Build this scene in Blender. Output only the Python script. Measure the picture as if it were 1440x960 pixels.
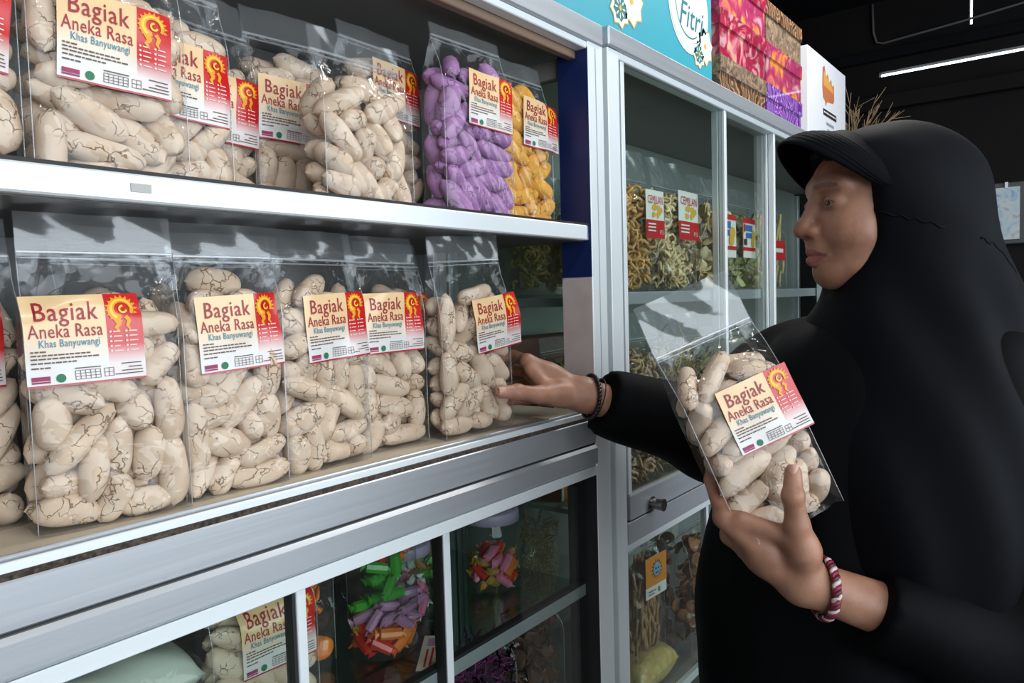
import bpy, math, random
import numpy as np
from mathutils import Vector, Matrix

for o in list(bpy.data.objects):
    bpy.data.objects.remove(o)
SC = bpy.context.scene
COL = SC.collection
rng = np.random.default_rng(7)
random.seed(7)

# ------------------------------------------------------------------ camera
cam_d = bpy.data.cameras.new('camera')
cam_d.lens = 26.0
cam_d.sensor_width = 36.0
cam_d.clip_start = 0.02
cam = bpy.data.objects.new('camera', cam_d)
COL.objects.link(cam)
cr = Vector((0.6141947, -0.7886597, -0.0279422))
cd = Vector((-0.0627810, -0.0135359, -0.9979355))
cf = Vector((0.7866533, 0.6146809, -0.0578265))
m3 = Matrix((cr, -cd, -cf)).transposed()
cam.matrix_world = Matrix.Translation((0, 0, 1.30)) @ m3.to_4x4()
SC.camera = cam

# ------------------------------------------------------------------ world, light, exposure
w = bpy.data.worlds.new('world')
SC.world = w
w.use_nodes = True
bg = w.node_tree.nodes['Background']
bg.inputs[0].default_value = (0.86, 0.94, 1.0, 1)
bg.inputs[1].default_value = 5.0
SC.view_settings.view_transform = 'Standard'
SC.view_settings.look = 'None'
SC.view_settings.gamma = 1.0
SC.view_settings.exposure = -0.12
SC.cycles.transparent_max_bounces = 40
SC.cycles.max_bounces = 8
SC.cycles.caustics_reflective = False
SC.cycles.caustics_refractive = False
SC.cycles.use_denoising = True
SC.cycles.sample_clamp_indirect = 6.0

OPEN = (-2.3, 3.3, 0.75, 2.55)      # shop front opening in the wall behind the camera
def portal(loc, rot, sx, sy):
    l = bpy.data.lights.new('daylight_portal', 'AREA')
    l.shape = 'RECTANGLE'; l.size = sx; l.size_y = sy
    l.cycles.is_portal = True
    o = bpy.data.objects.new('daylight_portal', l); COL.objects.link(o)
    o.location = loc; o.rotation_euler = rot
portal(((OPEN[0] + OPEN[1]) / 2, -1.99, (OPEN[2] + OPEN[3]) / 2), (math.radians(90), 0, 0), OPEN[1] - OPEN[0], OPEN[3] - OPEN[2])
LAMPS = []
def tube_light(loc, rz, length, power):
    LAMPS.append((loc, rz, length))
    l = bpy.data.lights.new('tube_lamp_light', 'AREA')
    l.shape = 'RECTANGLE'; l.size = length; l.size_y = 0.05
    l.energy = power; l.color = (1.0, 0.97, 0.92)
    o = bpy.data.objects.new('tube_lamp_light', l); COL.objects.link(o)
    o.location = loc; o.rotation_euler = (0, 0, rz)
    return o
tube_light((0.30, -0.35, 2.62), 0.0, 1.2, 11.0)
tube_light((2.10, 0.42, 2.62), 0.0, 1.2, 20.0)  # added, unseen lamp to brighten the snacks in the right cabinet

# ------------------------------------------------------------------ helpers
def link(o, parent=None):
    COL.objects.link(o)
    if parent is not None:
        o.parent = parent
    return o
def mesh(name, V, F, mat, parent=None, smooth=False, uv=None):
    me = bpy.data.meshes.new(name)
    me.from_pydata([tuple(map(float, v)) for v in V], [], [tuple(map(int, f)) for f in F])
    if mat is not None:
        me.materials.append(mat)
    if smooth:
        me.polygons.foreach_set('use_smooth', [True] * len(me.polygons))
    if uv is not None:
        lay = me.uv_layers.new(name='UVMap')
        idx = np.zeros(len(me.loops), dtype=np.int32)
        me.loops.foreach_get('vertex_index', idx)
        lay.data.foreach_set('uv', np.asarray(uv, dtype=np.float32)[idx].ravel())
    me.update()
    return link(bpy.data.objects.new(name, me), parent)
def empty(name, loc=(0, 0, 0), M=None):
    o = bpy.data.objects.new(name, None)
    o.empty_display_size = 0.05
    COL.objects.link(o)
    if M is not None:
        o.matrix_world = M
    else:
        o.location = loc
    return o
def tag(o, label, cat, group=None, kind=None):
    if label: o['label'] = label
    if cat: o['category'] = cat
    if group: o['group'] = group
    if kind: o['kind'] = kind
    return o
class MB:
    def __init__(s): s.V = []; s.F = []
    def add(s, V, F):
        n = len(s.V)
        s.V.extend([tuple(v) for v in V]); s.F.extend([tuple(i + n for i in f) for f in F]); return s
    def box(s, x0, x1, y0, y1, z0, z1, c=0.0):
        return s.add(*cbox(x0, x1, y0, y1, z0, z1, c))
    def obj(s, name, mat, parent=None, smooth=False):
        return mesh(name, s.V, s.F, mat, parent, smooth)
def cbox(x0, x1, y0, y1, z0, z1, c=0.0):
    if c <= 0:
        V = [(x, y, z) for z in (z0, z1) for y in (y0, y1) for x in (x0, x1)]
        return V, [(0, 2, 3, 1), (4, 5, 7, 6), (0, 1, 5, 4), (2, 6, 7, 3), (0, 4, 6, 2), (1, 3, 7, 5)]
    lo = (x0, y0, z0); hi = (x1, y1, z1)
    V = []; idx = {}
    for sx in (0, 1):
        for sy in (0, 1):
            for sz in (0, 1):
                for ax in range(3):
                    p = []
                    for k, sgn in enumerate((sx, sy, sz)):
                        b = hi[k] if sgn else lo[k]
                        if k != ax: b += -c if sgn else c
                        p.append(b)
                    idx[(sx, sy, sz, ax)] = len(V); V.append(tuple(p))
    F = []
    for ax in range(3):
        o1, o2 = [k for k in range(3) if k != ax]
        for sg in (0, 1):
            q = []
            for a, b in ((0, 0), (1, 0), (1, 1), (0, 1)):
                key = [0, 0, 0]; key[ax] = sg; key[o1] = a; key[o2] = b
                q.append(idx[(*key, ax)])
            F.append(q if (sg == 1) != (ax == 1) else q[::-1])
    for ax in range(3):                       # edge chamfers along axis ax
        o1, o2 = [k for k in range(3) if k != ax]
        for a in (0, 1):
            for b in (0, 1):
                k0 = [0, 0, 0]; k1 = [0, 0, 0]
                k0[o1] = k1[o1] = a; k0[o2] = k1[o2] = b; k1[ax] = 1
                F.append([idx[(*k0, o1)], idx[(*k1, o1)], idx[(*k1, o2)], idx[(*k0, o2)]])
    for sx in (0, 1):
        for sy in (0, 1):
            for sz in (0, 1):
                F.append([idx[(sx, sy, sz, 0)], idx[(sx, sy, sz, 1)], idx[(sx, sy, sz, 2)]])
    return V, F
def box(name, x0, x1, y0, y1, z0, z1, mat, parent=None, c=0.0015):
    cx, cy = (x0 + x1) / 2, (y0 + y1) / 2
    V, F = cbox(x0, x1, y0, y1, z0, z1, c)
    if parent is not None:
        L = parent.location
        V = [(a - L[0], b - L[1], d - L[2]) for a, b, d in V]
    return mesh(name, V, F, mat, parent)
def tube(path, r, n=6, closed=False):
    P = np.asarray(path, float); m = len(P)
    R = np.full(m, r) if np.isscalar(r) else np.asarray(r, float)
    T = np.gradient(P, axis=0) if not closed else np.roll(P, -1, 0) - np.roll(P, 1, 0)
    T /= np.linalg.norm(T, axis=1)[:, None] + 1e-12
    up = np.array([0, 0, 1.0])
    if abs(T[0] @ up) > 0.9: up = np.array([1.0, 0, 0])
    N = np.cross(T[0], up); N /= np.linalg.norm(N)
    V = []
    for i in range(m):
        N = N - T[i] * (N @ T[i]); N /= np.linalg.norm(N) + 1e-12
        B = np.cross(T[i], N)
        for k in range(n):
            a = 2 * math.pi * k / n
            V.append(P[i] + R[i] * (math.cos(a) * N + math.sin(a) * B))
    F = []
    for i in range(m if closed else m - 1):
        j = (i + 1) % m
        for k in range(n):
            l = (k + 1) % n
            F.append((i * n + k, i * n + l, j * n + l, j * n + k))
    if not closed:
        F.append(tuple(range(n))[::-1]); F.append(tuple((m - 1) * n + k for k in range(n)))
    return V, F
def lathe(profile, n=28):
    V = []; F = []
    for r, z in profile:
        for k in range(n):
            a = 2 * math.pi * k / n
            V.append((r * math.cos(a), r * math.sin(a), z))
    for i in range(len(profile) - 1):
        for k in range(n):
            l = (k + 1) % n
            F.append((i * n + k, i * n + l, (i + 1) * n + l, (i + 1) * n + k))
    return V, F

# ------------------------------------------------------------------ materials
def newmat(name):
    m = bpy.data.materials.new(name); m.use_nodes = True
    return m, m.node_tree.nodes, m.node_tree.links
def pbr(name, col, rough=0.5, metal=0.0, noise=None, bump=None, spec=0.5, sheen=0.0, coat=0.0):
    """noise = (scale, amount, second colour); bump = (scale, strength)"""
    m, N, L = newmat(name)
    b = N['Principled BSDF']
    b.inputs['Base Color'].default_value = (*col, 1)
    b.inputs['Roughness'].default_value = rough
    b.inputs['Metallic'].default_value = metal
    b.inputs['Specular IOR Level'].default_value = spec
    b.inputs['Sheen Weight'].default_value = sheen
    b.inputs['Coat Weight'].default_value = coat
    tc = N.new('ShaderNodeTexCoord')
    if noise:
        nz = N.new('ShaderNodeTexNoise'); nz.inputs['Scale'].default_value = noise[0]; nz.inputs['Detail'].default_value = 5
        L.new(tc.outputs['Object'], nz.inputs['Vector'])
        mr = N.new('ShaderNodeMapRange'); mr.inputs[1].default_value = 0.35; mr.inputs[2].default_value = 0.65; mr.inputs[4].default_value = noise[1]
        L.new(nz.outputs['Fac'], mr.inputs[0])
        mx = N.new('ShaderNodeMix'); mx.data_type = 'RGBA'
        mx.inputs[6].default_value = (*col, 1); mx.inputs[7].default_value = (*noise[2], 1)
        L.new(mr.outputs[0], mx.inputs[0]); L.new(mx.outputs[2], b.inputs['Base Color'])
    if bump:
        nb = N.new('ShaderNodeTexNoise'); nb.inputs['Scale'].default_value = bump[0]; nb.inputs['Detail'].default_value = 4
        L.new(tc.outputs['Object'], nb.inputs['Vector'])
        bp = N.new('ShaderNodeBump'); bp.inputs['Strength'].default_value = bump[1]; bp.inputs['Distance'].default_value = 0.004
        L.new(nb.outputs['Fac'], bp.inputs['Height']); L.new(bp.outputs['Normal'], b.inputs['Normal'])
    return m
def brushed(name, col, rough, metal):
    m, N, L = newmat(name)
    b = N['Principled BSDF']; b.inputs['Metallic'].default_value = metal
    b.inputs['Base Color'].default_value = (*col, 1)
    tc = N.new('ShaderNodeTexCoord'); mp = N.new('ShaderNodeMapping')
    mp.inputs['Scale'].default_value = (3, 160, 160)
    nz = N.new('ShaderNodeTexNoise'); nz.inputs['Scale'].default_value = 1.0; nz.inputs['Detail'].default_value = 4
    L.new(tc.outputs['Object'], mp.inputs[0]); L.new(mp.outputs[0], nz.inputs['Vector'])
    mr = N.new('ShaderNodeMapRange'); mr.inputs[3].default_value = rough - 0.08; mr.inputs[4].default_value = rough + 0.1
    L.new(nz.outputs['Fac'], mr.inputs[0]); L.new(mr.outputs[0], b.inputs['Roughness'])
    bp = N.new('ShaderNodeBump'); bp.inputs['Strength'].default_value = 0.08; bp.inputs['Distance'].default_value = 0.002
    L.new(nz.outputs['Fac'], bp.inputs['Height']); L.new(bp.outputs['Normal'], b.inputs['Normal'])
    return m
def clear(name, tint, base, edge, rough, haze=0.0, bumps=None):
    """thin clear sheet: transparent with a facing-dependent gloss"""
    m, N, L = newmat(name)
    N.remove(N['Principled BSDF']); out = N['Material Output']
    tr = N.new('ShaderNodeBsdfTransparent'); tr.inputs[0].default_value = (*tint, 1)
    gl = N.new('ShaderNodeBsdfGlossy'); gl.inputs['Roughness'].default_value = rough
    lw = N.new('ShaderNodeLayerWeight'); lw.inputs['Blend'].default_value = 0.5
    pw = N.new('ShaderNodeMath'); pw.operation = 'POWER'; pw.inputs[1].default_value = 3.5
    ma = N.new('ShaderNodeMath'); ma.operation = 'MULTIPLY_ADD'; ma.inputs[1].default_value = edge; ma.inputs[2].default_value = base
    L.new(lw.outputs['Facing'], pw.inputs[0]); L.new(pw.outputs[0], ma.inputs[0])
    mx = N.new('ShaderNodeMixShader')
    L.new(ma.outputs[0], mx.inputs[0]); L.new(tr.outputs[0], mx.inputs[1]); L.new(gl.outputs[0], mx.inputs[2])
    last = mx
    if haze:
        df = N.new('ShaderNodeBsdfDiffuse'); df.inputs[0].default_value = (0.85, 0.88, 0.9, 1)
        m2 = N.new('ShaderNodeMixShader'); m2.inputs[0].default_value = haze
        L.new(mx.outputs[0], m2.inputs[1]); L.new(df.outputs[0], m2.inputs[2]); last = m2
    if bumps:
        tc = N.new('ShaderNodeTexCoord')
        nz = N.new('ShaderNodeTexNoise'); nz.inputs['Scale'].default_value = bumps[0]; nz.inputs['Detail'].default_value = 2; nz.inputs['Distortion'].default_value = 0.8
        L.new(tc.outputs['Object'], nz.inputs['Vector'])
        bp = N.new('ShaderNodeBump'); bp.inputs['Strength'].default_value = bumps[1]; bp.inputs['Distance'].default_value = 0.006
        L.new(nz.outputs['Fac'], bp.inputs['Height']); L.new(bp.outputs['Normal'], gl.inputs['Normal'])
    L.new(last.outputs[0], out.inputs[0])
    return m
def cookie_mat(name, a, b_, crack):
    m, N, L = newmat(name)
    b = N['Principled BSDF']; b.inputs['Roughness'].default_value = 0.88; b.inputs['Specular IOR Level'].default_value = 0.2
    tc = N.new('ShaderNodeTexCoord'); oi = N.new('ShaderNodeObjectInfo')
    ad = N.new('ShaderNodeVectorMath'); ad.operation = 'ADD'
    sc = N.new('ShaderNodeVectorMath'); sc.operation = 'SCALE'; sc.inputs[3].default_value = 9.0
    cmb = N.new('ShaderNodeCombineXYZ')
    for i in range(3): L.new(oi.outputs['Random'], cmb.inputs[i])
    L.new(cmb.outputs[0], sc.inputs[0]); L.new(tc.outputs['Object'], ad.inputs[0]); L.new(sc.outputs[0], ad.inputs[1])
    nz = N.new('ShaderNodeTexNoise'); nz.inputs['Scale'].default_value = 45; nz.inputs['Detail'].default_value = 6
    L.new(ad.outputs[0], nz.inputs['Vector'])
    # warped voronoi edges = baking cracks
    wv = N.new('ShaderNodeVectorMath'); wv.operation = 'MULTIPLY_ADD'; wv.inputs[1].default_value = (0.012,) * 3
    nz2 = N.new('ShaderNodeTexNoise'); nz2.inputs['Scale'].default_value = 130
    L.new(ad.outputs[0], nz2.inputs['Vector']); L.new(nz2.outputs['Color'], wv.inputs[0]); L.new(ad.outputs[0], wv.inputs[2])
    vo = N.new('ShaderNodeTexVoronoi'); vo.feature = 'DISTANCE_TO_EDGE'; vo.inputs['Scale'].default_value = 62
    L.new(wv.outputs[0], vo.inputs['Vector'])
    nz3 = N.new('ShaderNodeTexNoise'); nz3.inputs['Scale'].default_value = 38
    L.new(ad.outputs[0], nz3.inputs['Vector'])
    thr = N.new('ShaderNodeMapRange'); thr.inputs[1].default_value = 0.47; thr.inputs[2].default_value = 0.66; thr.inputs[3].default_value = 0.001; thr.inputs[4].default_value = 0.05
    L.new(nz3.outputs['Fac'], thr.inputs[0])
    dv = N.new('ShaderNodeMath'); dv.operation = 'DIVIDE'; dv.use_clamp = True
    L.new(vo.outputs['Distance'], dv.inputs[0]); L.new(thr.outputs[0], dv.inputs[1])
    mx = N.new('ShaderNodeMix'); mx.data_type = 'RGBA'; mx.inputs[6].default_value = (*a, 1); mx.inputs[7].default_value = (*b_, 1)
    mr = N.new('ShaderNodeMapRange'); mr.inputs[1].default_value = 0.38; mr.inputs[2].default_value = 0.68
    L.new(nz.outputs['Fac'], mr.inputs[0]); L.new(mr.outputs[0], mx.inputs[0])
    m2 = N.new('ShaderNodeMix'); m2.data_type = 'RGBA'; m2.inputs[6].default_value = (*crack, 1)
    L.new(dv.outputs[0], m2.inputs[0]); L.new(mx.outputs[2], m2.inputs[7]); L.new(m2.outputs[2], b.inputs['Base Color'])
    hs = N.new('ShaderNodeMath'); hs.operation = 'MULTIPLY_ADD'; hs.inputs[1].default_value = 0.35
    L.new(nz.outputs['Fac'], hs.inputs[0]); L.new(dv.outputs[0], hs.inputs[2])
    bp = N.new('ShaderNodeBump'); bp.inputs['Strength'].default_value = 0.8; bp.inputs['Distance'].default_value = 0.0016
    L.new(hs.outputs[0], bp.inputs['Height']); L.new(bp.outputs['Normal'], b.inputs['Normal'])
    return m
def ramp_mat(name, kind, scale, stops, rough=0.5, coat=0.0, distort=0.0):
    m, N, L = newmat(name)
    b = N['Principled BSDF']; b.inputs['Roughness'].default_value = rough; b.inputs['Coat Weight'].default_value = coat
    tc = N.new('ShaderNodeTexCoord')
    if kind == 'voronoi':
        t = N.new('ShaderNodeTexVoronoi'); t.feature = 'SMOOTH_F1'; t.inputs['Smoothness'].default_value = 0.15; src = 'Distance'
    elif kind == 'cells':
        t = N.new('ShaderNodeTexVoronoi'); src = 'Color'
    elif kind == 'wave':
        t = N.new('ShaderNodeTexWave'); t.inputs['Distortion'].default_value = 14; t.inputs['Detail'].default_value = 2; t.inputs['Detail Scale'].default_value = 1.6; src = 'Fac'
    else:
        t = N.new('ShaderNodeTexNoise'); t.inputs['Detail'].default_value = 3; t.inputs['Distortion'].default_value = distort; src = 'Fac'
    t.inputs['Scale'].default_value = scale
    L.new(tc.outputs['Object'], t.inputs['Vector'])
    rp = N.new('ShaderNodeValToRGB'); el = rp.color_ramp.elements
    rp.color_ramp.interpolation = 'LINEAR'
    while len(el) < len(stops): el.new(0.5)
    for e, (p, c) in zip(el, stops): e.position = p; e.color = (*c, 1)
    L.new(t.outputs[src], rp.inputs[0]); L.new(rp.outputs[0], b.inputs['Base Color'])
    return m

M_alu = brushed('brushed_aluminium', (0.50, 0.53, 0.57), 0.40, 0.6)
M_alu_lit = brushed('sky_lit_aluminium', (0.76, 0.82, 0.85), 0.45, 0.25)  # lit copy of the aluminium, bluish sky reflection put into its colour
M_wood_shelf = pbr('beige_shelf_board', (0.62, 0.55, 0.44), 0.55, noise=(6, 0.5, (0.5, 0.43, 0.33)))
M_black = pbr('black_rubber_and_shade', (0.012, 0.012, 0.014), 0.6)
M_brush = pbr('brown_brush_seal', (0.09, 0.065, 0.05), 0.95, noise=(260, 1.0, (0.02, 0.015, 0.012)))
M_navy = pbr('navy_lining', (0.006, 0.018, 0.10), 0.45)
M_pink = pbr('bare_lining', (0.62, 0.54, 0.53), 0.55, noise=(18, 0.5, (0.45, 0.36, 0.30)))
M_back = pbr('smoky_back_panel', (0.075, 0.075, 0.072), 0.25, noise=(5, 0.8, (0.14, 0.135, 0.125)))
M_topboard = pbr('grey_top_board', (0.26, 0.25, 0.24), 0.5)
M_brownboard = pbr('brown_edge_board', (0.20, 0.13, 0.09), 0.6)
M_glass = clear('cabinet_glass', (0.93, 0.97, 0.95), 0.035, 0.5, 0.01)
M_film = clear('bag_film', (0.975, 0.98, 0.985), 0.034, 0.6, 0.06, haze=0.010, bumps=(48, 0.32))
M_flap = clear('bag_flap_film', (0.95, 0.965, 0.975), 0.06, 0.6, 0.10, haze=0.05, bumps=(16, 0.2))
M_seam = pbr('heat_sealed_edge', (0.80, 0.83, 0.85), 0.3)
M_jar = clear('jar_plastic', (0.95, 0.96, 0.96), 0.04, 0.6, 0.05, haze=0.015)
M_cookie = cookie_mat('cream_cookie', (0.70, 0.56, 0.43), (0.58, 0.43, 0.31), (0.25, 0.15, 0.085))
M_purple = cookie_mat('purple_cookie', (0.44, 0.24, 0.46), (0.33, 0.16, 0.36), (0.12, 0.04, 0.13))
M_yellow = cookie_mat('yellow_cookie', (0.82, 0.46, 0.10), (0.70, 0.34, 0.05), (0.30, 0.11, 0.01))
M_floor = pbr('grey_floor_tile', (0.16, 0.15, 0.14), 0.4, noise=(3, 0.5, (0.11, 0.10, 0.10)))
M_darkwall = pbr('dark_stained_boards', (0.004, 0.0034, 0.0042), 0.75, spec=0.2, noise=(4, 0.7, (0.007, 0.006, 0.006)))
M_ceil = pbr('dark_ceiling_boards', (0.003, 0.0034, 0.005), 0.8, spec=0.15)
M_plain = pbr('grey_plaster', (0.22, 0.21, 0.20), 0.8)

# ------------------------------------------------------------------ the room
def struct(o):
    o['kind'] = 'structure'; return o
RX0, RX1, RY0, RY1, RZ = -3.0, 4.2, -2.0, 1.30, 2.75
struct(box('floor', RX0, RX1, RY0, RY1, -0.05, 0.0, M_floor, c=0))
struct(box('ceiling', RX0 - .1, RX1 + .1, RY0 - .1, RY1 + .1, RZ, RZ + 0.05, M_ceil, c=0))
struct(box('wall_back', RX0, RX1, RY1, RY1 + 0.06, 0, RZ, M_darkwall, c=0))
struct(box('wall_left', RX0 - 0.06, RX0, RY0, RY1, 0, RZ, M_plain, c=0))
wf = MB()
wf.box(RX0, OPEN[0], RY0 - .06, RY0, 0, RZ); wf.box(OPEN[1], RX1, RY0 - .06, RY0, 0, RZ)
wf.box(OPEN[0], OPEN[1], RY0 - .06, RY0, 0, OPEN[2]); wf.box(OPEN[0], OPEN[1], RY0 - .06, RY0, OPEN[3], RZ)
struct(wf.obj('wall_front', M_plain))
we = MB()                                   # end wall with daylight gaps between its boards
zs = 2.372
we.box(RX1, RX1 + .05, RY0, RY1, 0, zs)
we.box(RX1, RX1 + .05, .86, RY1, zs, zs + .024); we.box(RX1, RX1 + .05, RY0, .05, zs, zs + .024)
we.box(RX1, RX1 + .05, RY0, .455, zs + .024, RZ)
we.box(RX1, RX1 + .05, .468, RY1, zs + .024, RZ)
we.box(RX1, RX1 + .05, .455, .468, zs + .024, 2.54)
struct(we.obj('wall_right', M_darkwall))
struct(box('trim_1', RX1 - .05, RX1, RY0, RY1, 2.20, 2.27, M_darkwall))
struct(box('trim_2', RX1 - .04, RX1, RY0, RY1, 2.45, 2.50, M_ceil))
cab = mesh('wall_cable', *tube([(4.19, .89, 2.74), (4.19, .885, 2.60), (4.19, .87, 2.545), (4.19, .84, 2.535), (4.19, .5, 2.56), (4.19, .1, 2.60), (4.19, -.3, 2.64)], 0.006), pbr('dull_cable', (0.09, 0.09, 0.09), 0.5), None, True)
tag(cab, 'thin grey cable bent along the dark wall near the ceiling', 'cable')
pf = empty('framed_notice', (4.185, .34, 1.49))
box('frame', 4.165, 4.199, .235, .45, 1.49, 1.775, pbr('grey_frame', (0.06, 0.065, 0.07), 0.5), pf, .004)
box('print', 4.158, 4.166, .258, .435, 1.51, 1.752, ramp_mat('notice_print', 'noise', 11, [(0.3, (0.10, 0.25, 0.55)), (0.42, (0.42, 0.55, 0.62)), (0.55, (0.55, 0.60, 0.62)), (0.68, (0.36, 0.33, 0.42))], 0.4, distort=1.5), pf, .001)
for k, yy in enumerate((.40, .365, .31)):
    box('clip', 4.15, 4.166, yy - .006, yy + .006, 1.748, 1.775, M_seam, pf, .001)
tag(pf, 'framed blue and white notice hanging on the dark end wall', 'notice')

for k, (lc, rz, ln) in enumerate(LAMPS):  # the fixture over the right cabinet is made up for the added light
    lp = empty('ceiling_lamp', (lc[0], lc[1], lc[2] + .03))
    box('housing', lc[0] - ln / 2 - .03, lc[0] + ln / 2 + .03, lc[1] - .035, lc[1] + .035, lc[2] + .035, 2.75, M_plain, lp, .002)
    mesh('tube', *[[(x - 0, y, z - .018) for x, y, z in q] if i == 0 else q for i, q in enumerate(tube([(-ln / 2, 0, .022), (0, 0, .022), (ln / 2, 0, .022)], .013, 10))], pbr('lamp_glass%d' % k, (.9, .9, .88), .3), lp, True)
    tag(lp, 'white tube lamp on the ceiling above the %s' % ('left cabinet' if k == 0 else 'right cabinet, added to brighten it'), 'lamp')
# ------------------------------------------------------------------ left display cabinet
YF = 0.70
A = empty('display_cabinet', (0.28, 0.90, 0.0))
tag(A, 'open aluminium display cabinet on the left, its two shelves packed with cookie bags', 'cabinet')
AX0, AX1, YB = -0.62, 1.185, 1.14
post = box('post', 1.135, AX1, YF, .765, 0, 1.786, M_alu_lit, A)
box('inner_face', 1.1335, 1.1352, YF + .001, .764, 1.335, 1.738, M_navy, post if False else A, 0)
box('inner_face', 1.1335, 1.1352, YF + .001, .764, 1.10, 1.334, M_pink, A, 0)
box('inner_face', 1.1335, 1.1352, YF + .001, .764, 0.05, 0.977, M_black, A, 0)  # black sheet painting the shade on the post's inner face
box('post_groove', 1.158, 1.160, YF - .0006, YF + .002, 1.10, 1.74, M_alu, A, 0)
box('post', AX0, AX0 + .05, YF, .765, 0, 1.786, M_alu_lit, A)
for xx in (AX0, 1.145):
    box('post', xx, xx + .04, YB - .04, YB, 0, 1.786, M_alu, A)
box('top_rail', AX0, AX1 - .001, YF - .003, .735, 1.7475, 1.786, M_alu, A, .003)
box('top_rail_lip', AX0 + .05, 1.135, YF + .002, .725, 1.735, 1.7472, M_alu_lit, A)
box('edge_board', AX0 + .05, 1.135, .726, .742, 1.722, 1.747, M_brownboard, A)
box('top_panel', AX0 + .01, AX1 - .01, .742, YB, 1.745, 1.76, M_topboard, A)
box('side_rail', 1.145, 1.165, .766, YB - .04, 1.70, 1.735, M_topboard, A)
box('back_panel', AX0 + .04, 1.145, YB - .012, YB - .004, 0.05, 1.74, M_back, A)
box('side_glass', 1.158, 1.162, .766, YB - .04, 1.10, 1.70, M_glass, A, 0)
box('side_glass', 1.158, 1.162, .766, YB - .04, 0.06, .98, M_glass, A, 0)
# upper shelf
sh = box('upper_shelf', AX0 + .05, 1.134, .716, YB - .02, 1.3985, 1.4055, pbr('dark_shelf_sheet', (0.10, 0.10, 0.10), 0.35), A, 0)
ur = box('shelf_rail', AX0 + .05, 1.122, .700, .7155, 1.3995, 1.4255, M_alu_lit, A, .002)
box('rail_end', 1.1222, 1.1335, .706, .7155, 1.4005, 1.4265, M_alu, A, 0)
box('black_seal', AX0 + .05, 1.133, .7035, .7155, 1.4258, 1.4295, M_black, A, 0)
tape = box('tape_scrap', 0.330, 0.349, .6988, .6999, 1.4085, 1.4165, pbr('grey_tape', (0.42, 0.42, 0.40), 0.6), A, 0)
# lower shelf and its layered front ledge
box('lower_shelf', AX0 + .05, 1.134, .722, YB - .02, 1.080, 1.0930, M_wood_shelf, A, 0)
def ledge(name, y0, y1, z0, z1, mat, c=.0012):
    return box(name, AX0 + .05, 1.1345, y0, y1, z0, z1, mat, A, c)
ledge('inner_track', .716, .7215, 1.082, 1.0955, M_alu)
ledge('track_groove', .7115, .716, 1.080, 1.0890, pbr('blue_grey_track', (0.30, 0.38, 0.48), 0.35, 0.5), 0)
ledge('outer_track', .7065, .7115, 1.078, 1.0925, M_alu_lit)
ledge('brush_seal', .702, .7065, 1.0735, 1.0840, M_brush, 0)
ledge('fascia', .699, .7022, 1.0365, 1.0790, M_alu, .0015)
ledge('shadow_gap', .703, .715, 1.0335, 1.0365, M_black, 0)  # black strip standing in for the shade inside the joint
ledge('nose_rail', .6935, .715, .9965, 1.0335, M_alu, .005)
ledge('lower_lip', .697, .715, .9780, .9960, M_alu_lit, .001)
# sliding lower doors
def stile(x, nm='door_stile', z0=0.08, z1=.978, wd=.013, y0=.703, y1=.722):
    s = box(nm, x - wd * .35, x + wd * .65, y0, y1, z0, z1, M_alu_lit, A, .001)
    box('stile_gasket', x - wd * .35 - .004, x - wd * .35, y0 + .003, y1, z0, z1, M_black, A, 0)
stile(.495); stile(.745, y0=.710, y1=.730)
for x0, x1, y in ((AX0 + .05, .495, .712), (.50, .745, .713), (.752, 1.134, .722)):
    box('door_glass', x0, x1, y, y + .003, .10, .978, M_glass, A, 0)
box('mid_shelf', AX0 + .06, 1.134, .742, YB - .02, .764, .770, clear('shelf_glass', (0.78, 0.86, 0.82), 0.05, 0.6, 0.02), A, 0)
box('mid_rail', AX0 + .06, 1.134, .728, .741, .748, .7695, M_alu, A, .001)
box('mid_seal', AX0 + .06, 1.134, .7285, .7415, .7698, .7755, M_black, A, 0)
box('bottom_shelf', AX0 + .06, 1.134, .742, YB - .02, .555, .562, M_topboard, A, 0)
box('kick_panel', AX0 + .05, 1.134, .705, .72, 0.0, .10, M_alu, A, 0)

# ------------------------------------------------------------------ right display cabinet
B = empty('display_cabinet', (2.2, 0.90, 0.0))
tag(B, 'glass-fronted aluminium display cabinet with a round lock, behind the woman', 'cabinet')
BX0, BX1 = 1.203, 3.72
box('post', BX0, 1.244, YF, .745, 0, 1.755, M_alu_lit, B)
box('post', BX1 - .04, BX1, YF, .745, 0, 1.755, M_alu_lit, B)
for xx in (BX0, BX1 - .04):
    box('post', xx, xx + .03, YB - .03, YB, 0, 1.755, M_alu, B)
box('top_rail', BX0, BX1, YF - .004, .745, 1.7565, 1.793, M_alu, B, .003)
box('top_rail_lip', 1.244, BX1 - .04, YF + .002, .735, 1.742, 1.7563, M_alu_lit, B)
box('top_panel', BX0, BX1, .745, YB, 1.765, 1.785, M_topboard, B)
box('back_panel', BX0 + .03, BX1 - .03, YB - .012, YB - .004, .05, 1.765, pbr('grey_green_back', (0.26, 0.28, 0.27), 0.3, noise=(4, .7, (0.34, 0.36, 0.34))), B)
box('side_glass', BX0 + .012, BX0 + .016, .746, YB - .03, .06, 1.76, M_glass, B, 0)
box('upper_shelf', BX0 + .02, BX1 - .04, .752, YB - .02, 1.300, 1.306, clear('shelf_glass_2', (0.80, 0.88, 0.84), 0.05, 0.6, 0.02), B, 0)
box('shelf_rail', 1.250, BX1 - .04, .742, .7515, 1.281, 1.307, M_alu, B, .001)
box('shelf_rail', 1.217, 1.223, .752, YB - .03, 1.281, 1.2995, M_alu, B, .001)
box('floor_board', BX0 + .02, BX1 - .04, .732, YB - .02, .862, .872, M_topboard, B, 0)
box('lower_shelf', BX0 + .02, BX1 - .04, .742, YB - .02, .400, .408, M_topboard, B, 0)
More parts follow.
